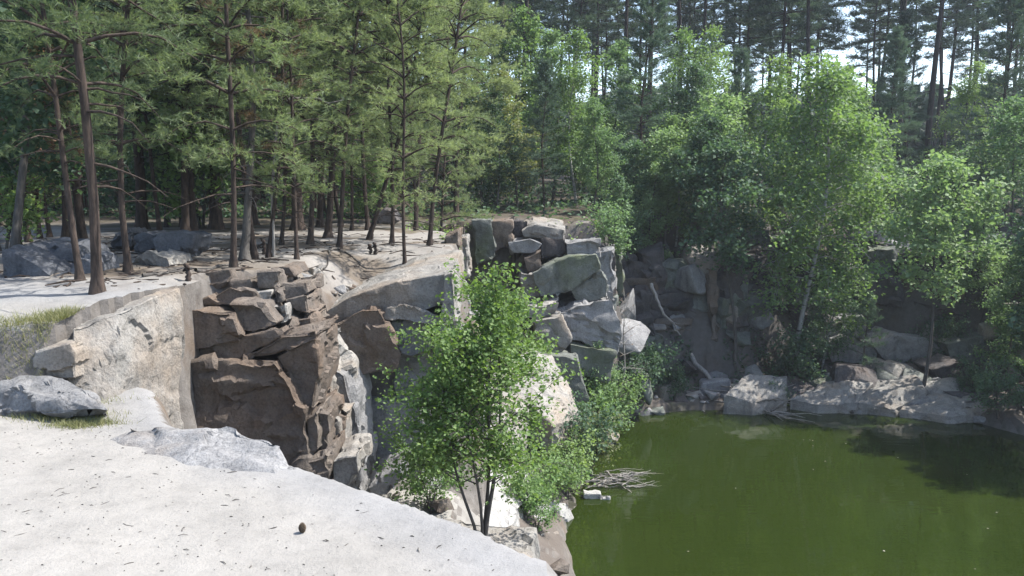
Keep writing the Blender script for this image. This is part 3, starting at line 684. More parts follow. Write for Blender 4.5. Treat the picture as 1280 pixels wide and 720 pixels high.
def pine(seed, h, r0, c0, rad, ntuft, nn, ln, w, wob=0.12, dead=6, full=0.5, mat="needle", bark="bark", whorl=0.33, top_up=0.9, arch=0.0):
    """returns (trunk mesh, crown mesh)"""
    g = np.random.default_rng(seed); T = Tubes()
    ns = 14; t = np.linspace(0, 1, ns)
    ph = g.uniform(0, 6.28, 4)
    cx = wob * (np.sin(t * 4.2 + ph[0]) - np.sin(ph[0])) + 0.4 * wob * np.sin(t * 11 + ph[1]); cy = wob * (np.sin(t * 3.7 + ph[2]) - np.sin(ph[2])) + 0.4 * wob * np.sin(t * 9 + ph[3])
    cx -= cx[0]; cy -= cy[0]
    tr = np.stack([cx, cy, t * h], 1)
    rr = r0 * (1 - 0.9 * t ** 0.9)
    foot = np.array([[0, 0, -0.15], [0, 0, 0.02], [0, 0, 0.12], [0, 0, 0.3]])
    foot[3, :2] = tr[1, :2] * 0.3 / (h / 13)
    tr = np.concatenate([foot, tr[1:]]); rr = np.concatenate([[r0 * 2.2, r0 * 1.6, r0 * 1.18, r0], rr[1:]])
    T.add(tr, rr, 8)
    def on(zz): return np.array([np.interp(zz, tr[:, 2], tr[:, 0]), np.interp(zz, tr[:, 2], tr[:, 1]), zz])
    cents = []; axs = []; wts = []
    for _ in range(dead):               # bare dead branches below the crown
        zz = g.uniform(0.5 * c0, 1.15 * c0); az = g.uniform(0, 6.28); L = g.uniform(0.25, 0.8) * rad
        p0 = on(zz); d = np.array([np.cos(az), np.sin(az), g.uniform(-0.1, 0.35)])
        s = np.linspace(0, 1, 5)[:, None]
        pts = p0 + d * L * s + np.array([0, 0, -0.35]) * L * s ** 2 + g.normal(0, 0.012, (5, 3)) * s
        T.add(pts, 0.012 * (h / 9) * (1 - 0.8 * s[:, 0]), 4)
    zz = c0
    while zz < h * 0.985:
        u = (zz - c0) / (h - c0)
        prof = (min(1.0, u / 0.18 + 0.45)) * (1 - u) ** 0.62 + 0.08
        nb = g.integers(3, 6); az0 = g.uniform(0, 6.28)
        for k in range(nb):
            if u < full and g.random() < 0.28 * (1 - u / full): continue
            az = az0 + k * 6.283 / nb + g.normal(0, 0.25); L = rad * prof * g.uniform(0.6, 1.15)
            el = 0.10 + top_up * u ** 1.3 + g.normal(0, 0.12)
            d = np.array([np.cos(az) * np.cos(el), np.sin(az) * np.cos(el), np.sin(el)])
            s = np.linspace(0, 1, 6)[:, None]
            pts = on(zz) + d * L * s + np.array([0, 0, 1.0]) * L * (arch * np.sin(s * 3.0) - (0.22 + arch * .6) * s ** 2 * (1 - u)) + g.normal(0, 0.02 * L, (6, 3)) * s
            T.add(pts, (0.007 + 0.010 * L) * (h / 9) ** 0.5 * (1 - 0.85 * s[:, 0]), 4)
            nt = max(3, int(L * 6.0))
            for q in range(nt):
                sq = g.uniform(0.30, 1.0); bp = np.array([np.interp(sq, s[:, 0], pts[:, c]) for c in range(3)])
                sgn = 1 if q % 2 else -1
                lat = np.array([-np.sin(az), np.cos(az), 0]) * sgn
                td = d * 0.75 + lat * g.uniform(0.4, 0.95) + np.array([0, 0, g.uniform(-0.12, 0.35)])
                td /= np.linalg.norm(td); tl = L * g.uniform(0.16, 0.36) * (1.15 - 0.6 * sq)
                m = max(2, int(tl / (ln * 0.9)))
                for e in np.linspace(0.3, 1, m):
                    cents.append(bp + td * tl * e); axs.append(td)
            for e in np.linspace(0.6, 1.03, 4):
                cents.append(np.array([np.interp(e, s[:, 0], pts[:, c]) for c in range(3)])); axs.append(d)
        zz += whorl * g.uniform(0.75, 1.25) * (1 - 0.45 * u)
    cents = np.array(cents); axs = np.array(axs)
    if len(cents) < ntuft:
        pick = g.integers(0, len(cents), ntuft - len(cents))
        jit = g.normal(0, ln * 0.9, (len(pick), 3)); jit[:, 2] *= 0.6
        cents = np.concatenate([cents, cents[pick] + jit]); axs = np.concatenate([axs, axs[pick] + g.normal(0, 0.5, (len(pick), 3))])
    else:
        pick = g.permutation(len(cents))[:ntuft]; cents = cents[pick]; axs = axs[pick]
    axs = axs + np.array([0, 0, 0.25]) + g.normal(0, 0.25, axs.shape); axs /= np.linalg.norm(axs, axis=1, keepdims=True)
    v, f = needles(cents, axs, nn, ln, w, 1.0, g)
    return T.mesh("trunk", M[bark]), np_mesh("crown", v, f, M[mat])

def leafy(seed, h, r0, c0, rad, nleaf, size, mat, bark, stems=1, droop=0.0, nl=26, spread=0.12, prof_pow=0.8, lean=0.0, clump=1.0, low=0.14, gap=0.0, stem_lean=0.22):
    g = np.random.default_rng(seed); T = Tubes(); cents = []
    for st in range(stems):
        ns = 10; t = np.linspace(0, 1, ns); hh = h * (1 if st == 0 else g.uniform(0.7, 0.95))
        az = g.uniform(0, 6.28); ln_ = lean + (stem_lean * g.uniform(0.5, 1.2) if stems > 1 else 0.03)
        off = np.array([np.cos(az), np.sin(az)])
        tr = np.stack([off[0] * ln_ * hh * t + 0.03 * h * np.sin(t * 5 + az), off[1] * ln_ * hh * t + 0.03 * h * np.sin(t * 4 + 2 * az), t * hh], 1)
        tr[:, :2] -= tr[0, :2]; tr[0, 2] = -0.2
        T.add(tr, r0 * (1 - 0.92 * t ** 0.85) * (1 if st == 0 else 0.7) + 0.002, 7)
        for k in range(nl // stems):
            u = (k + g.random()) / (nl // stems); zz = c0 + (hh * 0.97 - c0) * u
            p0 = np.array([np.interp(zz, tr[:, 2], tr[:, c]) for c in range(2)] + [zz])
            a = k * 2.4 + g.normal(0, 0.4); prof = (np.sin(np.pi * min(1, (u * (1 - low) + low))) ** prof_pow) + 0.06
            L = rad * prof * g.uniform(0.55 - gap, 1.2 + gap); el = g.uniform(0.25, 0.75) + 0.35 * u
            d = np.array([np.cos(a) * np.cos(el), np.sin(a) * np.cos(el), np.sin(el)])
            s = np.linspace(0, 1, 6)[:, None]
            pts = p0 + d * L * s - np.array([0, 0, 1]) * droop * L * s ** 2.2 + g.normal(0, 0.035 * L, (6, 3)) * s
            T.add(pts, (0.006 + 0.02 * r0 / 0.1 * L * 0.35) * (1 - 0.85 * s[:, 0]), 4)
            nsb = max(3, int(L * 5 / (0.5 + 0.25 * h / 8)))
            for q in range(nsb):
                sq = g.uniform(0.25, 1.0); bp = np.array([np.interp(sq, s[:, 0], pts[:, c]) for c in range(3)])
                sdv = d + g.normal(0, 0.75, 3); sdv[2] -= droop * 0.9; sdv /= np.linalg.norm(sdv)
                sl = L * g.uniform(0.18, 0.42)
                e = np.linspace(0, 1, 4)[:, None]
                sp = bp + sdv * sl * e - np.array([0, 0, 1]) * droop * 0.6 * sl * e ** 2
                T.add(sp, 0.004 * (h / 6) * (1 - 0.8 * e[:, 0]) + 0.001, 3)
                for ee in (0.35, 0.6, 0.8, 1.0): cents.append(bp + sdv * sl * ee - np.array([0, 0, 1]) * droop * 0.6 * sl * ee ** 2)
    cents = np.array(cents)
    pick = g.integers(0, len(cents), nleaf)
    c = cents[pick] + g.normal(0, spread, (nleaf, 3)) * np.array([1, 1, 0.8]) * clump
    v, f = leaves(c, size, g)
    return T.mesh("trunk", M[bark]), np_mesh("crown", v, f, M[mat])

def tree(name, proto, loc, label, cat="tree", group=None, s=1.0, rz=None, lean=(0, 0), crown=None, sz=None):
    o = empty(name, loc); o.rotation_euler = (lean[1], lean[0], random.uniform(0, 6.28) if rz is None else rz)
    o.rotation_mode = 'ZYX' if False else 'XYZ'
    # lean is applied in the world after the spin
    o.rotation_euler = (Matrix.Rotation(lean[0], 3, 'Y') @ Matrix.Rotation(lean[1], 3, 'X') @ Matrix.Rotation(random.uniform(0, 6.28) if rz is None else rz, 3, 'Z')).to_euler()
    o.scale = (s, s, sz or s)
    link("trunk", proto[0], o)
    cr = link("crown", proto[1], o)
    if crown is not None:                                            # another leaf material on the same crown shape
        cr.material_slots[0].link = 'OBJECT'; cr.material_slots[0].material = M[crown]
    return tag(o, label, cat, group)

# prototypes (mesh data shared by all copies of a kind)
PN = [pine(11 + k, 8.5 + 0.4 * k, 0.034 + 0.003 * k, 1.25 + 0.12 * k, 1.35, 3000, 14, 0.085, 0.009, wob=0.10 + 0.03 * (k % 3), dead=7, arch=0.12) for k in range(5)]
PTHICK = [pine(31 + k, 11, 0.075, 2.0, 1.7, 3000, 14, 0.10, 0.010, wob=0.08, dead=6) for k in range(2)]
PSPARSE = pine(41, 7.5, 0.05, 1.4, 0.75, 1900, 12, 0.075, 0.009, wob=0.08, dead=26, mat="needle_rust", bark="bark_grey")
PF = [pine(51 + k, 17 + k, 0.12, 7.0 + 0.8 * k, 1.9, 2000, 11, 0.26, 0.03, wob=0.16, dead=9, mat="needle_far", bark="bark_far", whorl=0.55) for k in range(4)]
PM = [pine(61 + k, 10, 0.09, 1.6, 1.75, 3200, 12, 0.17, 0.02, wob=0.12, dead=6, mat="needle_far", whorl=0.4) for k in range(3)]
PY = pine(71, 2.6, 0.03, 0.25, 0.75, 900, 12, 0.08, 0.01, wob=0.03, dead=2, mat="needle_far", whorl=0.28)
BI = [leafy(81 + k, 8.0, 0.07, 1.2, 1.75, 11000, 0.115, "birch", "bark_birch", droop=0.55, nl=40, spread=0.16) for k in range(3)]
AS = [leafy(91 + k, 7.5, 0.07, 1.0, 1.65, 9500, 0.13, "aspen", "bark_grey", droop=0.05, nl=34, spread=0.15) for k in range(3)]
BU = [leafy(101 + k, 1.5, 0.018, 0.12, 0.75, 2400, 0.075, "alder", "bark_grey", stems=5, nl=30, spread=0.09) for k in range(3)]
AH = [leafy(111 + k, 5.6, 0.05, 2.3, 1.35, 5200, 0.115, "aspen", "bark_grey", droop=0.1, nl=28, spread=0.14) for k in range(2)]
BG = leafy(115, 8.2, 0.075, 2.1, 1.75, 17000, 0.105, "birch", "bark_birch", droop=0.7, nl=60, spread=0.15, prof_pow=0.6)
SAP = leafy(125, 2.6, 0.022, 0.55, 0.78, 19000, 0.042, "sapling", "bark_grey", stems=5, nl=95, spread=0.06, prof_pow=0.8, low=0.40, gap=0.22, droop=0.15, stem_lean=0.10)

# ------------------------------------------------------------------ sapling in the inlet, in front of everything
SX = P(602, 650, 7.3)
sp_base = Vector((SX.x, SX.y, P(602, 686, 7.3).z))
tree("birch_sapling", SAP, sp_base, "bright green multi-stemmed birch sapling growing just below the near ledge", s=1.0, rz=0.6)
# a low shelf of rock carries it
sh = [sp_base + Vector(v) for v in ((-.5, -.4, .02), (.45, -.35, -.02), (.5, .5, 0), (-.4, .6, .05), (-.7, -.5, -1.6), (.7, -.5, -1.6), (.8, .8, -1.6), (-.6, .9, -1.6))]
under(hull_rock("rock_slab", sh, "pale", None, amp=0.05), cliff)

# ------------------------------------------------------------------ pines on the left shelf
GP = "pines on the sandy shelf"
shelf = [  # px, py of the foot, prototype, scale, lean (right +), label
    (122, 366, PN[4], 1.00, 0.015, "nearest pine on the shelf, reddish trunk beside the pale wall's edge"),
    (160, 340, PN[1], 0.95, 0.00, "slim straight pine just right of the nearest pine, before the grey boulders"),
    (100, 350, PN[2], 0.80, -0.04, "thin pale-barked pine leaning left over the small upright grey boulder"),
    (292, 334, PN[0], 0.95, 0.03, "dark slim pine left of the half-dead reddish pine at the cliff rim"),
    (318, 324, PN[3], 0.90, -0.05, "pine whose trunk slants left behind the half-dead reddish pine"),
    (336, 322, PN[2], 0.75, 0.02, "thin pine with an arched bare branch near the cliff rim"),
    (352, 306, PN[1], 0.80, 0.05, "pine with a crooked kinked trunk foot behind the cliff rim"),
    (371, 324, PN[0], 0.72, 0.00, "very thin straight pine at the rim above the small brown blocks"),
    (388, 305, PN[4], 0.90, 0.07, "sturdy pine left of the thick dark pair in the shelf's middle"),
    (410, 297, PTHICK[0], 0.85, 0.07, "thick dark pine leaning right in the middle of the shelf"),
    (400, 284, PTHICK[1], 0.85, 0.02, "thick upright pine directly behind the thick leaning pine"),
    (424, 311, PN[3], 0.85, 0.11, "pine with root-bound foot leaning right above the rooty slope"),
    (462, 299, PN[2], 1.00, 0.20, "pine leaning strongly right with a long slanting bare trunk"),
    (490, 304, PN[1], 0.85, 0.03, "straight pine between the strongly leaning pine and the shelf's end pines"),
    (506, 334, PN[0], 0.78, 0.00, "slim pine standing on exposed roots at the very front rim"),
    (537, 307, PN[4], 0.80, 0.08, "last pine before the shelf's outer corner"),
    (520, 288, PN[3], 0.85, 0.00, "thin pine behind the last pine of the shelf"),
    (232, 292, PTHICK[1], 1.0, -0.02, "left one of the twin thick pine trunks behind the blocky boulder"),
    (241, 290, PTHICK[0], 1.0, 0.02, "right one of the twin thick pine trunks behind the blocky boulder"),
    (84, 302, PTHICK[0], 0.9, -0.03, "thick dark pine behind the blue-grey boulders on the left"),
    (104, 306, PTHICK[1], 0.85, -0.04, "thick pine right behind the leaning pale-barked pine"),
    (24, 310, PN[1], 0.9, 0.02, "dark pine nearest the left edge behind the slanted boulder"),
    (36, 303, PN[3], 0.9, -0.03, "slim dark pine second from the left edge in the shade"),
    (50, 298, PN[0], 1.0, -0.04, "dark pine trunk third from the left edge in the shade"),
    (62, 296, PN[2], 0.9, -0.05, "slanting thin pine right of the left-edge dark pines"),
    (200, 290, PN[2], 1.0, -0.10, "thin pine slanting left over the squat grey boulder"),
    (208, 284, PN[4], 0.9, 0.02, "straight slim pine close behind the blocky dark boulder"),
    (440, 288, PN[1], 0.9, 0.05, "slim pine in the shade right of the thick leaning pine"),
]
for px, py, pr, s, ln_, lab in shelf:
    q = hit(px, py, 5.8, 30)
    tree("pine_tree", pr, q, lab, "pine", GP, s=s, lean=(ln_, random.uniform(-.02, .02)))
q = hit(306, 326, 6, 30)
tree("half_dead_pine", PSPARSE, q, "half-dead pine with bare twigs and reddish-brown needles at the cliff rim", "pine", GP, s=1.0, lean=(0.0, 0))

def px_of(X, Y): return 640 + FPX * X / Y
# trees standing in the shade of the left wood
G_L = "pines in the left wood"
k = 0
spots = []
def free(x, y, dmin):
    for a, b in spots:
        if (a - x) ** 2 + (b - y) ** 2 < dmin * dmin: return False
    spots.append((x, y)); return True
while k < 34:
    Y = random.uniform(16, 32); X = random.uniform(-0.66 * Y, -0.10 * Y)
    if not free(X, Y, 1.15): continue
    tree("wood_pine", random.choice(PN + PM + PTHICK), (X, Y, hz(X, Y)), ("slim shaded pine in the shelf wood's front" if Y < 22 else "dim pine deep in the shelf wood") + (", left of the twin trunks" if px_of(X, Y) < 230 else ", right of the twin trunks"), "pine", G_L + (" front" if Y < 22 else " deep") + (" left" if px_of(X, Y) < 230 else " right"), s=random.uniform(0.9, 1.3), lean=(random.uniform(-.05, .05), random.uniform(-.04, .04)))
    k += 1

# tall forest behind
def fsec(X, Y):
    p = 640 + FPX * X / Y
    side = "behind the sandy shelf" if p < 560 else "above the far cliff" if p < 780 else "behind the gully" if p < 960 else "behind the right bank"
    return side + (", front rows" if Y < 42 else ", middle rows" if Y < 54 else ", farthest rows")
def flab(X, Y): return "tall thin dark pine " + fsec(X, Y) + " of the forest"
G_F = "tall pines of the back forest"
k = 0
LANES = ((590, 612), (812, 826), (895, 904), (1022, 1038), (1064, 1072), (1137, 1144))
while k < 150:
    Y = random.uniform(31, 66); X = random.uniform(-0.68 * Y, 0.70 * Y)
    if X > 9 and random.random() < 0.15: continue
    if any(a < px_of(X, Y) < b for a, b in LANES): continue
    if not free(X, Y, 1.7): continue
    tree("forest_pine", random.choice(PF), (X, Y, hz(X, Y)), flab(X, Y), "pine", "tall pines of the back forest " + fsec(X, Y), s=random.uniform(0.8, 1.15), lean=(random.uniform(-.03, .03), random.uniform(-.03, .03)))
    k += 1

# leafy trees above and round the far bank: px, foot (py or distance), kind...
leafies = [
    (722, 27.5, BI[0], 0.72, None, "birch_tree", "tall birch with a pale trunk above the far cliff", "birch"),
    (690, 29.0, AS[0], 0.77, None, "aspen_tree", "broad leafy aspen left of the pale-trunked birch", "aspen"),
    (765, 29.5, AS[1], 0.72, None, "aspen_tree", "leafy aspen right of the pale-trunked birch before the sky gap", "aspen"),
    (645, 31.0, AS[2], 0.92, "birch", "aspen_tree", "tall bluish-green aspen behind the yellowing tree", "aspen"),
    (646, 25.0, AS[1], 0.56, "yellow", "yellowing_tree", "yellowing leafy tree above the far cliff's left end", "tree"),
    (600, 26.0, AS[2], 0.62, None, "aspen_tree", "grey-green leafy tree between the shelf pines and the yellowing tree", "aspen"),
    (845, 25.0, BI[1], 0.52, "birch", "leafy_tree", "bright yellow-green young tree at the head of the gully", "tree"),
    (815, 23.6, AS[0], 0.50, None, "leafy_tree", "low spreading leafy tree overhanging the left side of the gully", "tree"),
    (775, 22.8, AS[2], 0.40, "alder", "leafy_tree", "dark green young tree on top of the far cliff's right end", "tree"),
    (900, 29.0, BI[2], 0.76, None, "birch_tree", "wide-crowned birch behind the gully left of the great bright birch", "birch"),
    (848, 29.6, BI[0], 0.74, None, "birch_tree", "tall pale birch behind the bright young tree at the gully head", "birch"),
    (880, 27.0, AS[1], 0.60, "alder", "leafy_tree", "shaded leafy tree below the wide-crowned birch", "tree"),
    (1000, 22.6, BG, 1.08, None, "birch_tree", "great bright green birch leaning over the far bank", "birch"),
    (1045, 25.5, BI[1], 0.68, None, "birch_tree", "second bright birch close behind the great bright birch", "birch"),
    (955, 25.0, BI[2], 0.80, "birch", "birch_tree", "paler birch on the left flank of the great bright birch", "birch"),
    (1235, 22.6, AS[1], 0.52, None, "leafy_tree", "leafy tree right of the lone bank tree near the picture edge", "tree"),
    (1275, 20.6, AS[0], 0.50, "aspen", "leafy_tree", "dark leafy tree at the right picture edge over the water", "tree"),
    (1215, 30.0, BI[1], 0.64, None, "birch_tree", "tall pale green birch behind the right bank slope", "birch"),
    (1110, 30.5, PM[0], 0.62, None, "pine_tree", "bushy conical pine rising behind the pale rocky slope", "pine"),
    (1130, 33.0, PM[1], 0.72, None, "pine_tree", "taller bushy pine behind the bushy conical pine", "pine"),
    (800, 26.0, PM[2], 0.72, None, "pine_tree", "dark green pine between the aspens and the bright young tree", "pine"),
    (930, 26.5, PM[1], 0.58, None, "pine_tree", "dark pine standing between the two big birches", "pine"),
    (570, 22.5, PM[0], 0.85, "needle", "pine_tree", "sunlit pine with long low boughs beyond the shelf's outer corner", "pine"),
    (545, 20.0, PN[3], 1.00, None, "pine_tree", "light green pine behind the shelf's outer corner", "pine"),
    (1250, 27.0, PM[2], 0.90, None, "pine_tree", "dark pine at the right edge behind the leafy bank trees", "pine"),
]
leafies += [(8, 10.5, AS[2], 0.85, "alder", "leafy_tree", "broad-leaved tree reaching in at the upper left corner", "tree"),
    (30, 13.0, AS[1], 0.6, "needle_rust", "browning_tree", "brown-leaved small tree at the left edge under the pines", "tree")]
for px, Y, pr, s, cr, nm, lab, cat in leafies:
    X = P(px, 250, Y).x
    tree(nm, pr, (X, Y, hz(X, Y) - 0.05), lab, cat, None, s=s, crown=cr, lean=(random.uniform(-.03, .03), random.uniform(-.03, .03)))

for X, Y, s_, lab in ((12.4, 17.6, 0.95, "tree on the right shore shading the water, nearest the picture edge"), (13.4, 15.8, 1.0, "tree on the right shore shading the water, farthest forward"), (12.9, 19.4, 0.9, "tree on the right shore shading the water, behind the other two")):
    tree("shore_tree", AS[1], (X, Y, hz(X, Y)), lab, "tree", None, s=s_, crown="alder")
extra = [
    (790, 23.8, AH[1], 0.62, "alder", "leafy_tree", "dark leafy tree on the gully top above the far cliff's right end", "tree"),
    (835, 24.0, AH[0], 0.72, None, "leafy_tree", "broad low leafy tree filling the left half of the gully top", "tree"),
    (876, 23.5, AH[1], 0.74, "alder", "leafy_tree", "thin-trunked leafy tree standing over the dark gully wall", "tree"),
    (925, 22.3, AH[0], 1.05, "alder", "leafy_tree", "tall dark-trunked leafy tree in the middle of the gully", "tree"),
    (905, 24.4, AH[1], 0.95, None, "leafy_tree", "leafy tree behind the tall dark-trunked tree of the gully", "tree"),
    (705, 17.5, AH[0], 0.34, "aspen", "slender_sapling", "thin leafy sapling in front of the far cliff's pale slabs", "tree"),
    (742, 17.9, AH[1], 0.42, "aspen", "slender_sapling", "thin leafy sapling before the layered slab of the far cliff", "tree"),
    (675, 17.0, AH[1], 0.30, "birch", "slender_sapling", "small sapling at the left of the far cliff's pale slabs", "tree"),
    (1265, 23.4, AH[1], 0.80, None, "leafy_tree", "bare-stemmed leafy tree high on the bank at the right edge", "tree"),
    (1105, 27.5, AS[0], 0.42, None, "leafy_tree", "small leafy tree on the pale rocky slope's upper edge", "tree"),
    (620, 23.5, AS[0], 0.45, "alder", "leafy_tree", "low leafy tree right behind the far cliff's left end", "tree"),
    (740, 23.0, AS[2], 0.42, None, "leafy_tree", "low pale leafy tree right behind the far cliff's right end", "tree"),
    (680, 23.6, PM[2], 0.42, None, "young_pine", "young dark pine right behind the far cliff's middle", "pine"),
]
for px, Y, pr, s, cr, nm, lab, cat in extra:
    X = P(px, 250, Y).x
    tree(nm, pr, (X, Y, hz(X, Y) - 0.05), lab, cat, None, s=s, crown=cr, lean=(random.uniform(-.05, .05), random.uniform(-.03, .03)))

# lone bank tree and young trees on the far bank
q = P(1150, 500, 20.6); tree("bank_tree", AH[1], (q.x, 20.6, hz(q.x, 20.6)), "lone leafy tree with a bare lower trunk at the water's edge of the far bank", "tree", None, s=1.08, lean=(0.06, 0))
q = P(1078, 470, 22.0); tree("young_pine", PY, (q.x, 22.0, hz(q.x, 22.0)), "small pale young pine in front of the dark rock on the far bank", "pine", None, s=0.9)
q = P(770, 470, 19.0); tree("bare_dead_tree", pine(77, 3.4, 0.035, 0.6, 0.8, 60, 5, 0.05, 0.006, dead=26, bark="dead", mat="needle_rust"), (q.x, 19.0, hz(q.x, 19.0)), "grey leafless dead tree beside the far cliff's right end", "dead tree", None, s=1.0)
for px, Y, s, lab in ((1030, 22.6, 0.85, "thin shaded young birch under the great bright birch"),):
    X = P(px, 400, Y).x
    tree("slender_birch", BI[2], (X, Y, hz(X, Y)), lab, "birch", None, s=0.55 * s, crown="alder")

# bushes
GB = "bushes round the quarry"
bushes = [
    (1000, 21.8, 0.95, "alder", "round pale-leaved bush standing on the shore under the great bright birch"),
    (975, 20.6, 0.45, "alder", "low dark bush overhanging the water beside the pale mossy slab"),
    (740, 17.4, 0.95, "birch", "bright leafy bush at the water's edge below the far cliff"),
    (718, 15.0, 0.85, "alder", "dense bush behind the sapling on the inlet shore"),
    (742, 15.8, 0.70, "yellow", "yellow-green bush over the driftwood pile"),
    (690, 13.2, 0.60, "birch", "leafy bush right beside the white waterline rock"),
    (655, 11.6, 0.42, "birch", "small bush on the white slab next to the ledge corner"),
    (672, 11.6, 0.42, "sapling", "green bush right of the sapling in front of the white waterline rock"),
    (636, 8.6, 0.36, "sapling", "low green bush between the sapling's foot and the ledge corner"),
    (712, 14.2, 0.70, "birch", "grey-green bush drooping to the water right of the sapling"),
    (535, 9.4, 0.50, "birch", "leafy bush against the grey recess left of the sapling"),
    (660, 15.8, 0.80, "aspen", "silvery green bush on the white slabs behind the sapling"),
    (810, 20.6, 0.90, "alder", "dark bush at the gully mouth above the white log"),
    (845, 20.9, 0.55, "alder", "low bush left of the fallen bleached trunk"),
    (1260, 19.0, 0.75, "alder", "bush trailing into the water at the right edge"),
    (1225, 20.4, 0.60, "alder", "bush behind the small pale stone on the right bank"),
    (786, 19.6, 0.85, "alder", "dark bush at the foot of the far cliff's right end by the water"),
    (770, 18.6, 0.75, "birch", "light bush on the shore in front of the grey dead tree"),
    (735, 18.0, 0.40, "birch", "tuft of leaves on the layered slab of the far cliff"),
    (655, 18.3, 0.45, "alder", "small dark bush on the far cliff beside the brown block"),
    (700, 18.2, 0.45, "alder", "small bush growing from the joint below the big mossy block"),
    (668, 17.4, 0.5, "birch", "small bush between the pale slabs of the far cliff"),
    (610, 18.8, 0.75, "alder", "bush hanging over the far cliff's left end"),
    (625, 17.2, 0.85, "birch", "leafy bush between the shelf corner and the far cliff"),
    (760, 20.4, 0.80, "aspen", "pale bush on top of the far cliff's right end"),
    (1118, 25.5, 0.70, "alder", "bush on the pale rocky slope right of the great birch"),
    (1180, 22.8, 0.70, "alder", "bush between the tilted pale slab and the mossy boulder"),
]
for px, Y, s, cr, lab in bushes:
    X = P(px, 350, Y).x
    tree("bush", random.choice(BU), (X, Y, max(hz(X, Y), 0.0) - 0.05), lab, "bush", GB, s=s * 1.15, crown=cr)
G_U = "undergrowth bushes in the wood"
k = 0
while k < 60:
    Y = random.uniform(21, 46); X = random.uniform(-0.66 * Y, 0.68 * Y)
    if (Y < 27 and X > -2.0) : continue
    if not free(X, Y, 0.9): continue
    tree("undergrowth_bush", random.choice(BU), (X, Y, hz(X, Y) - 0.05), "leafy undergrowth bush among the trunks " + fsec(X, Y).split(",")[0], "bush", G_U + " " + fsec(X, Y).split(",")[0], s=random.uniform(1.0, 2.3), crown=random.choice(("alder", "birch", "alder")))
    k += 1
for px, Y, s, cr, lab in ((255, 16.5, 1.6, "birch", "bright leafy thicket in the sunlit gap behind the twin thick trunks"), (8, 11.5, 0.9, "birch", "green bush at the left edge behind the slanted boulder"), (468, 19.5, 1.0, "birch", "sunlit bush behind the round dark boulder"), (215, 18.0, 1.5, "alder", "dark thicket left of the twin thick trunks")):
    X = P(px, 350, Y).x
    tree("bush", random.choice(BU), (X, Y, hz(X, Y) - 0.05), lab, "bush", GB, s=s, crown=cr)

# far wood that reads as one mass
g = np.random.default_rng(5)
n = 26000
ang = g.uniform(-0.85, 0.85, n); rad_ = g.uniform(70, 100, n)
tx = rad_ * np.sin(ang); ty = rad_ * np.cos(ang)
tz = terrain(tx, ty) + 6.0 * g.random(n) ** 1.2 + 1.2 * fbm(ang * 40, ang * 0 + 3, 77)
fv, ff = leaves(np.stack([tx, ty, tz], 1), 1.5, g)
tag(link("distant_woods", np_mesh("distant_woods", fv, ff, M["needle_far"])), "dark far wood closing the view between the trunks", "woods", None, "stuff")

# ------------------------------------------------------------------ dead wood, litter, grass
def stick(name, pts, r, mat, label=None, cat=None, parent=None, sides=7, twigs=0, seed=1, tl=0.5, group=None, taper=0.7):
    g = np.random.default_rng(seed); T = Tubes(); pts = np.array([list(p) for p in pts], float)
    t = np.linspace(0, 1, len(pts)); tt = np.linspace(0, 1, 14)
    pp = np.stack([np.interp(tt, t, pts[:, c]) for c in range(3)], 1) + g.normal(0, r * 0.35, (14, 3))
    T.add(pp, r * (1 - taper * tt) * g.uniform(0.85, 1.12, 14), sides)
    for k in range(twigs):
        u = g.uniform(0.35, 1); p0 = np.array([np.interp(u, tt, pp[:, c]) for c in range(3)])
        d = (pp[-1] - pp[0]) / np.linalg.norm(pp[-1] - pp[0]) * 0.7 + g.normal(0, 0.6, 3); d[2] = abs(d[2]) * 0.5 - 0.12
        e = np.linspace(0, 1, 5)[:, None]; L = tl * g.uniform(0.4, 1.1)
        T.add(p0 + d * L * e + g.normal(0, 0.05 * L, (5, 3)) * e, r * 0.35 * (1 - 0.8 * e[:, 0]), 4)
    o = link(name, T.mesh(name, M[mat]), parent)
    if label: tag(o, label, cat, group)
    return o
zs = lambda p, dz=0.0: Vector((p.x, p.y, max(hz(p.x, p.y), 0.0) + dz))
stick("fallen_trunk", [P(858, 432, 22.6), P(880, 468, 21.6), P(915, 490, 21.0), P(950, 512, 20.3), zs(P(968, 518, 20.0), 0.0)], 0.07, "dead", "long bleached fallen trunk sloping from the gully into the water", "dead tree", twigs=26, tl=1.1, seed=3)
stick("leaning_dead_trunk", [P(814, 355, 21.6), P(826, 385, 21.2), P(850, 418, 21.0)], 0.05, "dead", "bleached dead trunk leaning against the dark gully wall", "dead tree", twigs=3)
stick("floating_log", [PZ(790, 510, 0.05), PZ(819, 507, 0.05)], 0.06, "dead", "short white log floating at the gully mouth", "log", taper=0.2)
stick("floating_branch", [PZ(752, 531, 0.04), PZ(772, 526, 0.05), PZ(790, 521, 0.05)], 0.035, "dead", "thin pale branch floating below the bright leafy bush", "branch", twigs=2, tl=0.3)
for k, (a, b, c, d, lab) in enumerate(((1035, 480, 1070, 491, "dark log lying on the flat bank left of the small young pine's foot"), (1088, 482, 1112, 483, "short dark log on the flat bank left of the lone leafy tree"), (1162, 478, 1182, 488, "pale broken log right of the lone bank tree"), (1000, 372, 1012, 470, None))):
    if lab:
        p = PZ(a, b, 0.55); q = PZ(c, d, 0.55)
        stick("bank_log", [zs(p, .06), zs((p + q) / 2, .06), zs(q, .06)], 0.07, "bark_grey" if k < 2 else "dead", lab, "log", taper=0.25, seed=k + 5)
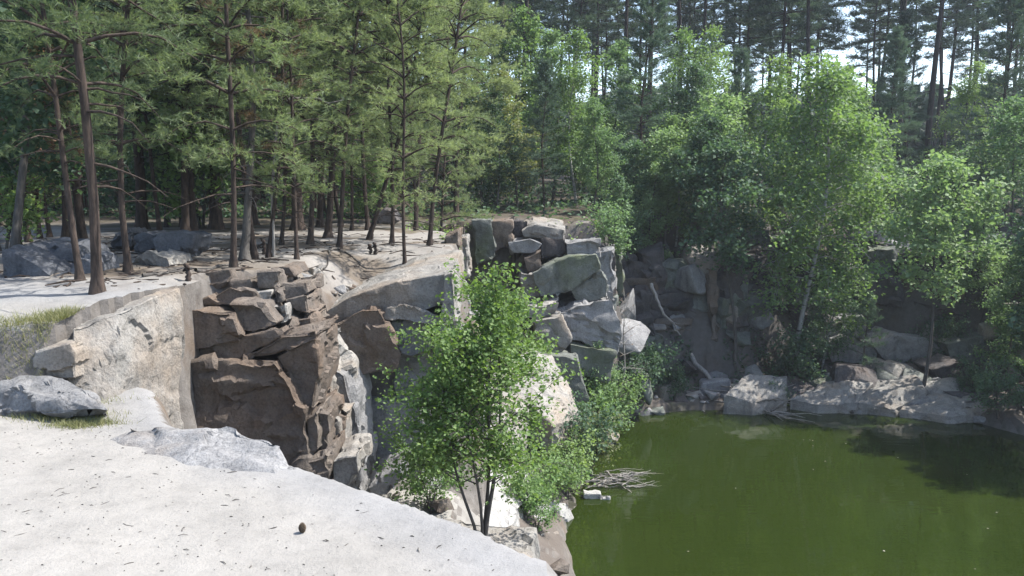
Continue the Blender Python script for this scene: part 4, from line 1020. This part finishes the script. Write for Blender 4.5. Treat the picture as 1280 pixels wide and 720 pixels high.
# driftwood pile
pile = empty("driftwood_pile", PZ(768, 606, 0.0)); tag(pile, "tangle of grey driftwood branches at the water's edge below the bushes", "driftwood")
gg = np.random.default_rng(9)
for k in range(38):
    cpx = gg.uniform(738, 800); cpy = gg.uniform(596, 612); L = gg.uniform(0.25, 0.8); a = gg.normal(0, 0.45)
    c0 = PZ(cpx, cpy, 0.0) + Vector((0, 0, gg.uniform(0.0, 0.16)))
    d = Vector((math.cos(a), math.sin(a), gg.normal(0, 0.12))) * L * 0.5
    o = stick("driftwood_branch", [c0 - d, c0 + Vector((0, 0, gg.uniform(-.03, .06))), c0 + d], gg.uniform(0.008, 0.02), "dead", seed=50 + k, sides=5, twigs=2, tl=0.22)
    under(o, pile)
for px, py, lab in ((402 * 1 + 338, 621, "larger white stone in the water before the driftwood pile"), (756, 623, "smaller white stone in the water before the driftwood pile")):
    c = PZ(px, py, 0.0); r_ = 0.11 if px < 750 else 0.06
    tag(hull_rock("white_stone", [c + Vector((sx * r_ * 1.4, sy * r_, sz_ * r_ * 0.7 + 0.02)) for sx in (-1, 1) for sy in (-1, 1) for sz_ in (-1, 1)], "white", None, amp=0.03, seg=0.06), lab, "stone")
# stumps on the shelf
for px, py, h_, lab in ((235, 352, 0.16, "dark thin stump at the back of the pale wall"), (463, 318, 0.14, "left one of two burnt stumps on the sandy slope"), (469, 319, 0.17, "right one of two burnt stumps on the sandy slope"), (330, 318, 0.2, "thin stump left of the arched-branch pine")):
    q = hit(px, py, 6, 30)
    stick("stump", [q - Vector((0, 0, .05)), q + Vector((0.01, 0, h_ * .6)), q + Vector((-0.02, 0, h_))], 0.03, "bark", lab, "stump", taper=0.35)
# exposed roots at the rim
gg = np.random.default_rng(21)
G_R = "exposed roots at the shelf rim"
roots = ((506, 336, 545, 330, "root running right from the slim front-rim pine"), (506, 336, 470, 350, "root running left from the slim front-rim pine"), (424, 313, 455, 338, "root curling down from the root-bound pine"), (424, 313, 400, 330, "root curling left from the root-bound pine"), (250, 343, 305, 329, "long root crossing the sand behind the brown blocks"), (185, 345, 225, 341, "root lying on the sand above the pale wall"))
for k, (a, b, c, d, lab) in enumerate(roots):
    p = hit(a, b, 6, 30); q = hit(c, d, 6, 30); n_ = 7
    pts = [zs(p.lerp(q, t) + Vector((gg.normal(0, .05), gg.normal(0, .05), 0)), 0.012) for t in np.linspace(0, 1, n_)]
    stick("root", pts, 0.022, "bark_grey", lab, "root", seed=k + 30, group=G_R)
# arched bare branch of the thin pine: a slender bent stem
q = hit(343, 322, 6, 30)
stick("arched_sapling", [q, P(340, 250, q.y), P(343, 190, q.y), P(346, 145, q.y), P(356, 125, q.y), P(374, 120, q.y), P(400, 124, q.y), P(412, 130, q.y)], 0.022, "dead", "bare pale stem bent over in an arch near the cliff rim", "dead tree", twigs=3, tl=0.3, seed=4)
# pine cone on the ledge
def cone():
    bm = bmesh.new(); c = PZ(378, 664, 3.885); c.z = hz(c.x, c.y)
    for ring in range(8):
        t = ring / 7; rr = 0.0165 * math.sin(math.pi * (0.18 + 0.74 * t)) ** 0.7
        for k in range(9):
            a = k * 6.283 / 9 + ring * 0.35
            o = Vector((math.cos(a), math.sin(a), 0)); u = Vector((-math.sin(a), math.cos(a), 0)); zc = 0.005 + t * 0.038
            pts = [c + o * rr * 0.35 + Vector((0, 0, zc - .004)), c + o * rr + u * 0.0075 + Vector((0, 0, zc)), c + o * rr * 1.12 + Vector((0, 0, zc + 0.007)), c + o * rr - u * 0.0075 + Vector((0, 0, zc)), c + o * rr * 0.35 + Vector((0, 0, zc + .006))]
            vs = [bm.verts.new(p) for p in pts]
            for f in ((0, 1, 2), (0, 2, 3), (4, 2, 1), (4, 3, 2), (0, 3, 4), (0, 4, 1)): bm.faces.new([vs[i] for i in f])
    return tag(link("pine_cone", bm_to_mesh(bm, "pine_cone", M["cone"])), "brown pine cone lying alone on the pale ledge", "pine cone")
cone()
# twigs, bark bits and pebbles scattered on the near ledge
gg = np.random.default_rng(33); T = Tubes(); n_ = 0
LX = gg.uniform(-3.6, 0.3, 900); LY = gg.uniform(2.9, 5.6, 900); LZ = terrain(LX, LY)
ok_ = sdpoly(LX, LY, POLY_A) < -0.12
for X, Y, zz in zip(LX[ok_][:430], LY[ok_][:430], LZ[ok_][:430]):
    L = gg.choice((0.003, 0.004, 0.006, 0.008, 0.022)) * gg.uniform(0.6, 1.4); a = gg.normal(0, 0.7); zz = zz + 0.002
    d = np.array([np.cos(a), np.sin(a), gg.normal(0, .08)]) * L
    p = np.array([X, Y, zz]); T.add([p - d, p + gg.normal(0, 0.12 * L, 3) + np.array([0, 0, .002]), p + d], np.array([0.6, 1, 0.5]) * gg.uniform(0.001, 0.003), 5)
tag(link("ledge_litter", T.mesh("ledge_litter", M["bark_grey"])), "scattered twigs, bark bits and pebbles on the pale ledge", "litter", None, "stuff")
gg = np.random.default_rng(34); T = Tubes()
LX = gg.uniform(-7, -0.9, 700); LY = gg.uniform(7.2, 15, 700); LZ = terrain(LX, LY)
for X, Y, zz in zip(LX, LY, LZ):
    if zz < 4.2: continue
    L = gg.choice((0.02, 0.04, 0.1, 0.2)) * gg.uniform(0.6, 1.4); a = gg.uniform(0, 6.28)
    d = np.array([np.cos(a), np.sin(a), 0]) * L; p = np.array([X, Y, zz + 0.008])
    T.add([p - d, p + gg.normal(0, 0.12 * L, 3), p + d], np.array([0.6, 1, 0.5]) * gg.uniform(0.004, 0.012), 5)
tag(link("shelf_litter", T.mesh("shelf_litter", M["bark"])), "fallen twigs and bark scattered on the sandy shelf under the pines", "litter", None, "stuff")
def grass(name, spots_, n, hgt, lab):
    g = np.random.default_rng(len(lab)); V = []
    for (px, py, rx, ry) in spots_:
        c = hit(px, py, 3.5, 30)
        m = n // len(spots_)
        X = c.x + g.normal(0, rx, m); Y = c.y + g.normal(0, ry, m); Z = terrain(X, Y) - 0.005
        b = np.stack([X, Y, Z], 1); a = g.uniform(0, 6.28, m); s_ = np.stack([np.cos(a), np.sin(a), 0 * a], 1) * 0.0028
        H = hgt * g.uniform(0.4, 1.2, (m, 1)); tip = b + np.stack([g.normal(0, .5, m), g.normal(0, .5, m), np.ones(m)], 1) * H
        V.append(np.stack([b - s_, b + s_, tip], 1).reshape(-1, 3))
    V = np.concatenate(V)
    tag(link(name, np_mesh(name, V, np.arange(len(V)).reshape(-1, 3), M["grass"])), lab, "grass", None, "stuff")
grass("grass", [(45, 412, .24, .10), (85, 402, .10, .07)], 3800, 0.06, "dry yellow-green grass patch on the slope left of the pale wall")
grass("grass", [(75, 524, .18, .06), (105, 532, .12, .05)], 3000, 0.045, "dry grass tuft at the foot of the flaky layered rock")

# low plants nobody could count
def cover(name, n, size, xr, yr, zr, mat, lab, seed, keep=0.05):
    g = np.random.default_rng(seed)
    X = g.uniform(*xr, n); Y = g.uniform(*yr, n); Z = terrain(X, Y)
    ok = (Z > zr[0]) & (Z < zr[1]) & (fbm(X * 1.1, Y * 1.1, seed) + 0.5 * fbm(X * 4, Y * 4, seed + 9) > keep) & (np.abs(X) < 0.72 * Y)
    c = np.stack([X, Y, Z + 0.02 + np.abs(g.normal(0, 0.10, n))], 1)[ok]
    v, f = leaves(c, size, g, up=0.8)
    tag(link(name, np_mesh(name, v, f, M[mat])), lab, "plants", None, "stuff")
cover("bank_plants", 60000, 0.09, (2.4, 15), (20.4, 29), (0.25, 4.6), "alder", "low green plants between the rocks of the far bank", 201, 0.12)
cover("cliff_plants", 16000, 0.07, (-2.2, 2.4), (14, 21), (0.3, 4.6), "birch", "low plants on the ledges of the far cliff", 203, 0.15)
cover("forest_plants", 60000, 0.14, (-26, 30), (20.5, 44), (4.2, 9), "alder", "low green plants covering the forest floor", 205, -0.05)
gg = np.random.default_rng(61)
fx = gg.uniform(1.2, 9, 90); fy = gg.uniform(11.6, 20, 90); fx[26:] = -9
fz = terrain(fx, fy); c = np.stack([fx, fy, np.full(90, 0.012)], 1)[fz < -0.2]
v, f = leaves(c, 0.04, gg, up=30.0)
tag(link("floating_leaves", np_mesh("floating_leaves", v, f, M["dead"])), "small pale leaves floating on the green water", "leaves", None, "stuff")

# summer air between here and the far wood
hm, hnt, hb = new_mat("summer_haze")
hnt.nodes.remove(hb)
pv = N(hnt, "ShaderNodeVolumePrincipled"); pv.inputs["Color"].default_value = (0.82, 0.9, 1.0, 1); pv.inputs["Density"].default_value = 0.0008; pv.inputs["Anisotropy"].default_value = 0.2
hnt.links.new(pv.outputs[0], hnt.nodes["Material Output"].inputs["Volume"])
hbm = bmesh.new(); bmesh.ops.create_cube(hbm, size=1.0)
hme = bpy.data.meshes.new("haze"); hbm.to_mesh(hme); hbm.free(); hme.materials.append(hm)
hz_o = link("haze", hme); hz_o.location = (0, 90, 18.5); hz_o.scale = (640, 800, 45)
tag(hz_o, "thin bluish summer haze filling the air", "haze", None, "stuff")
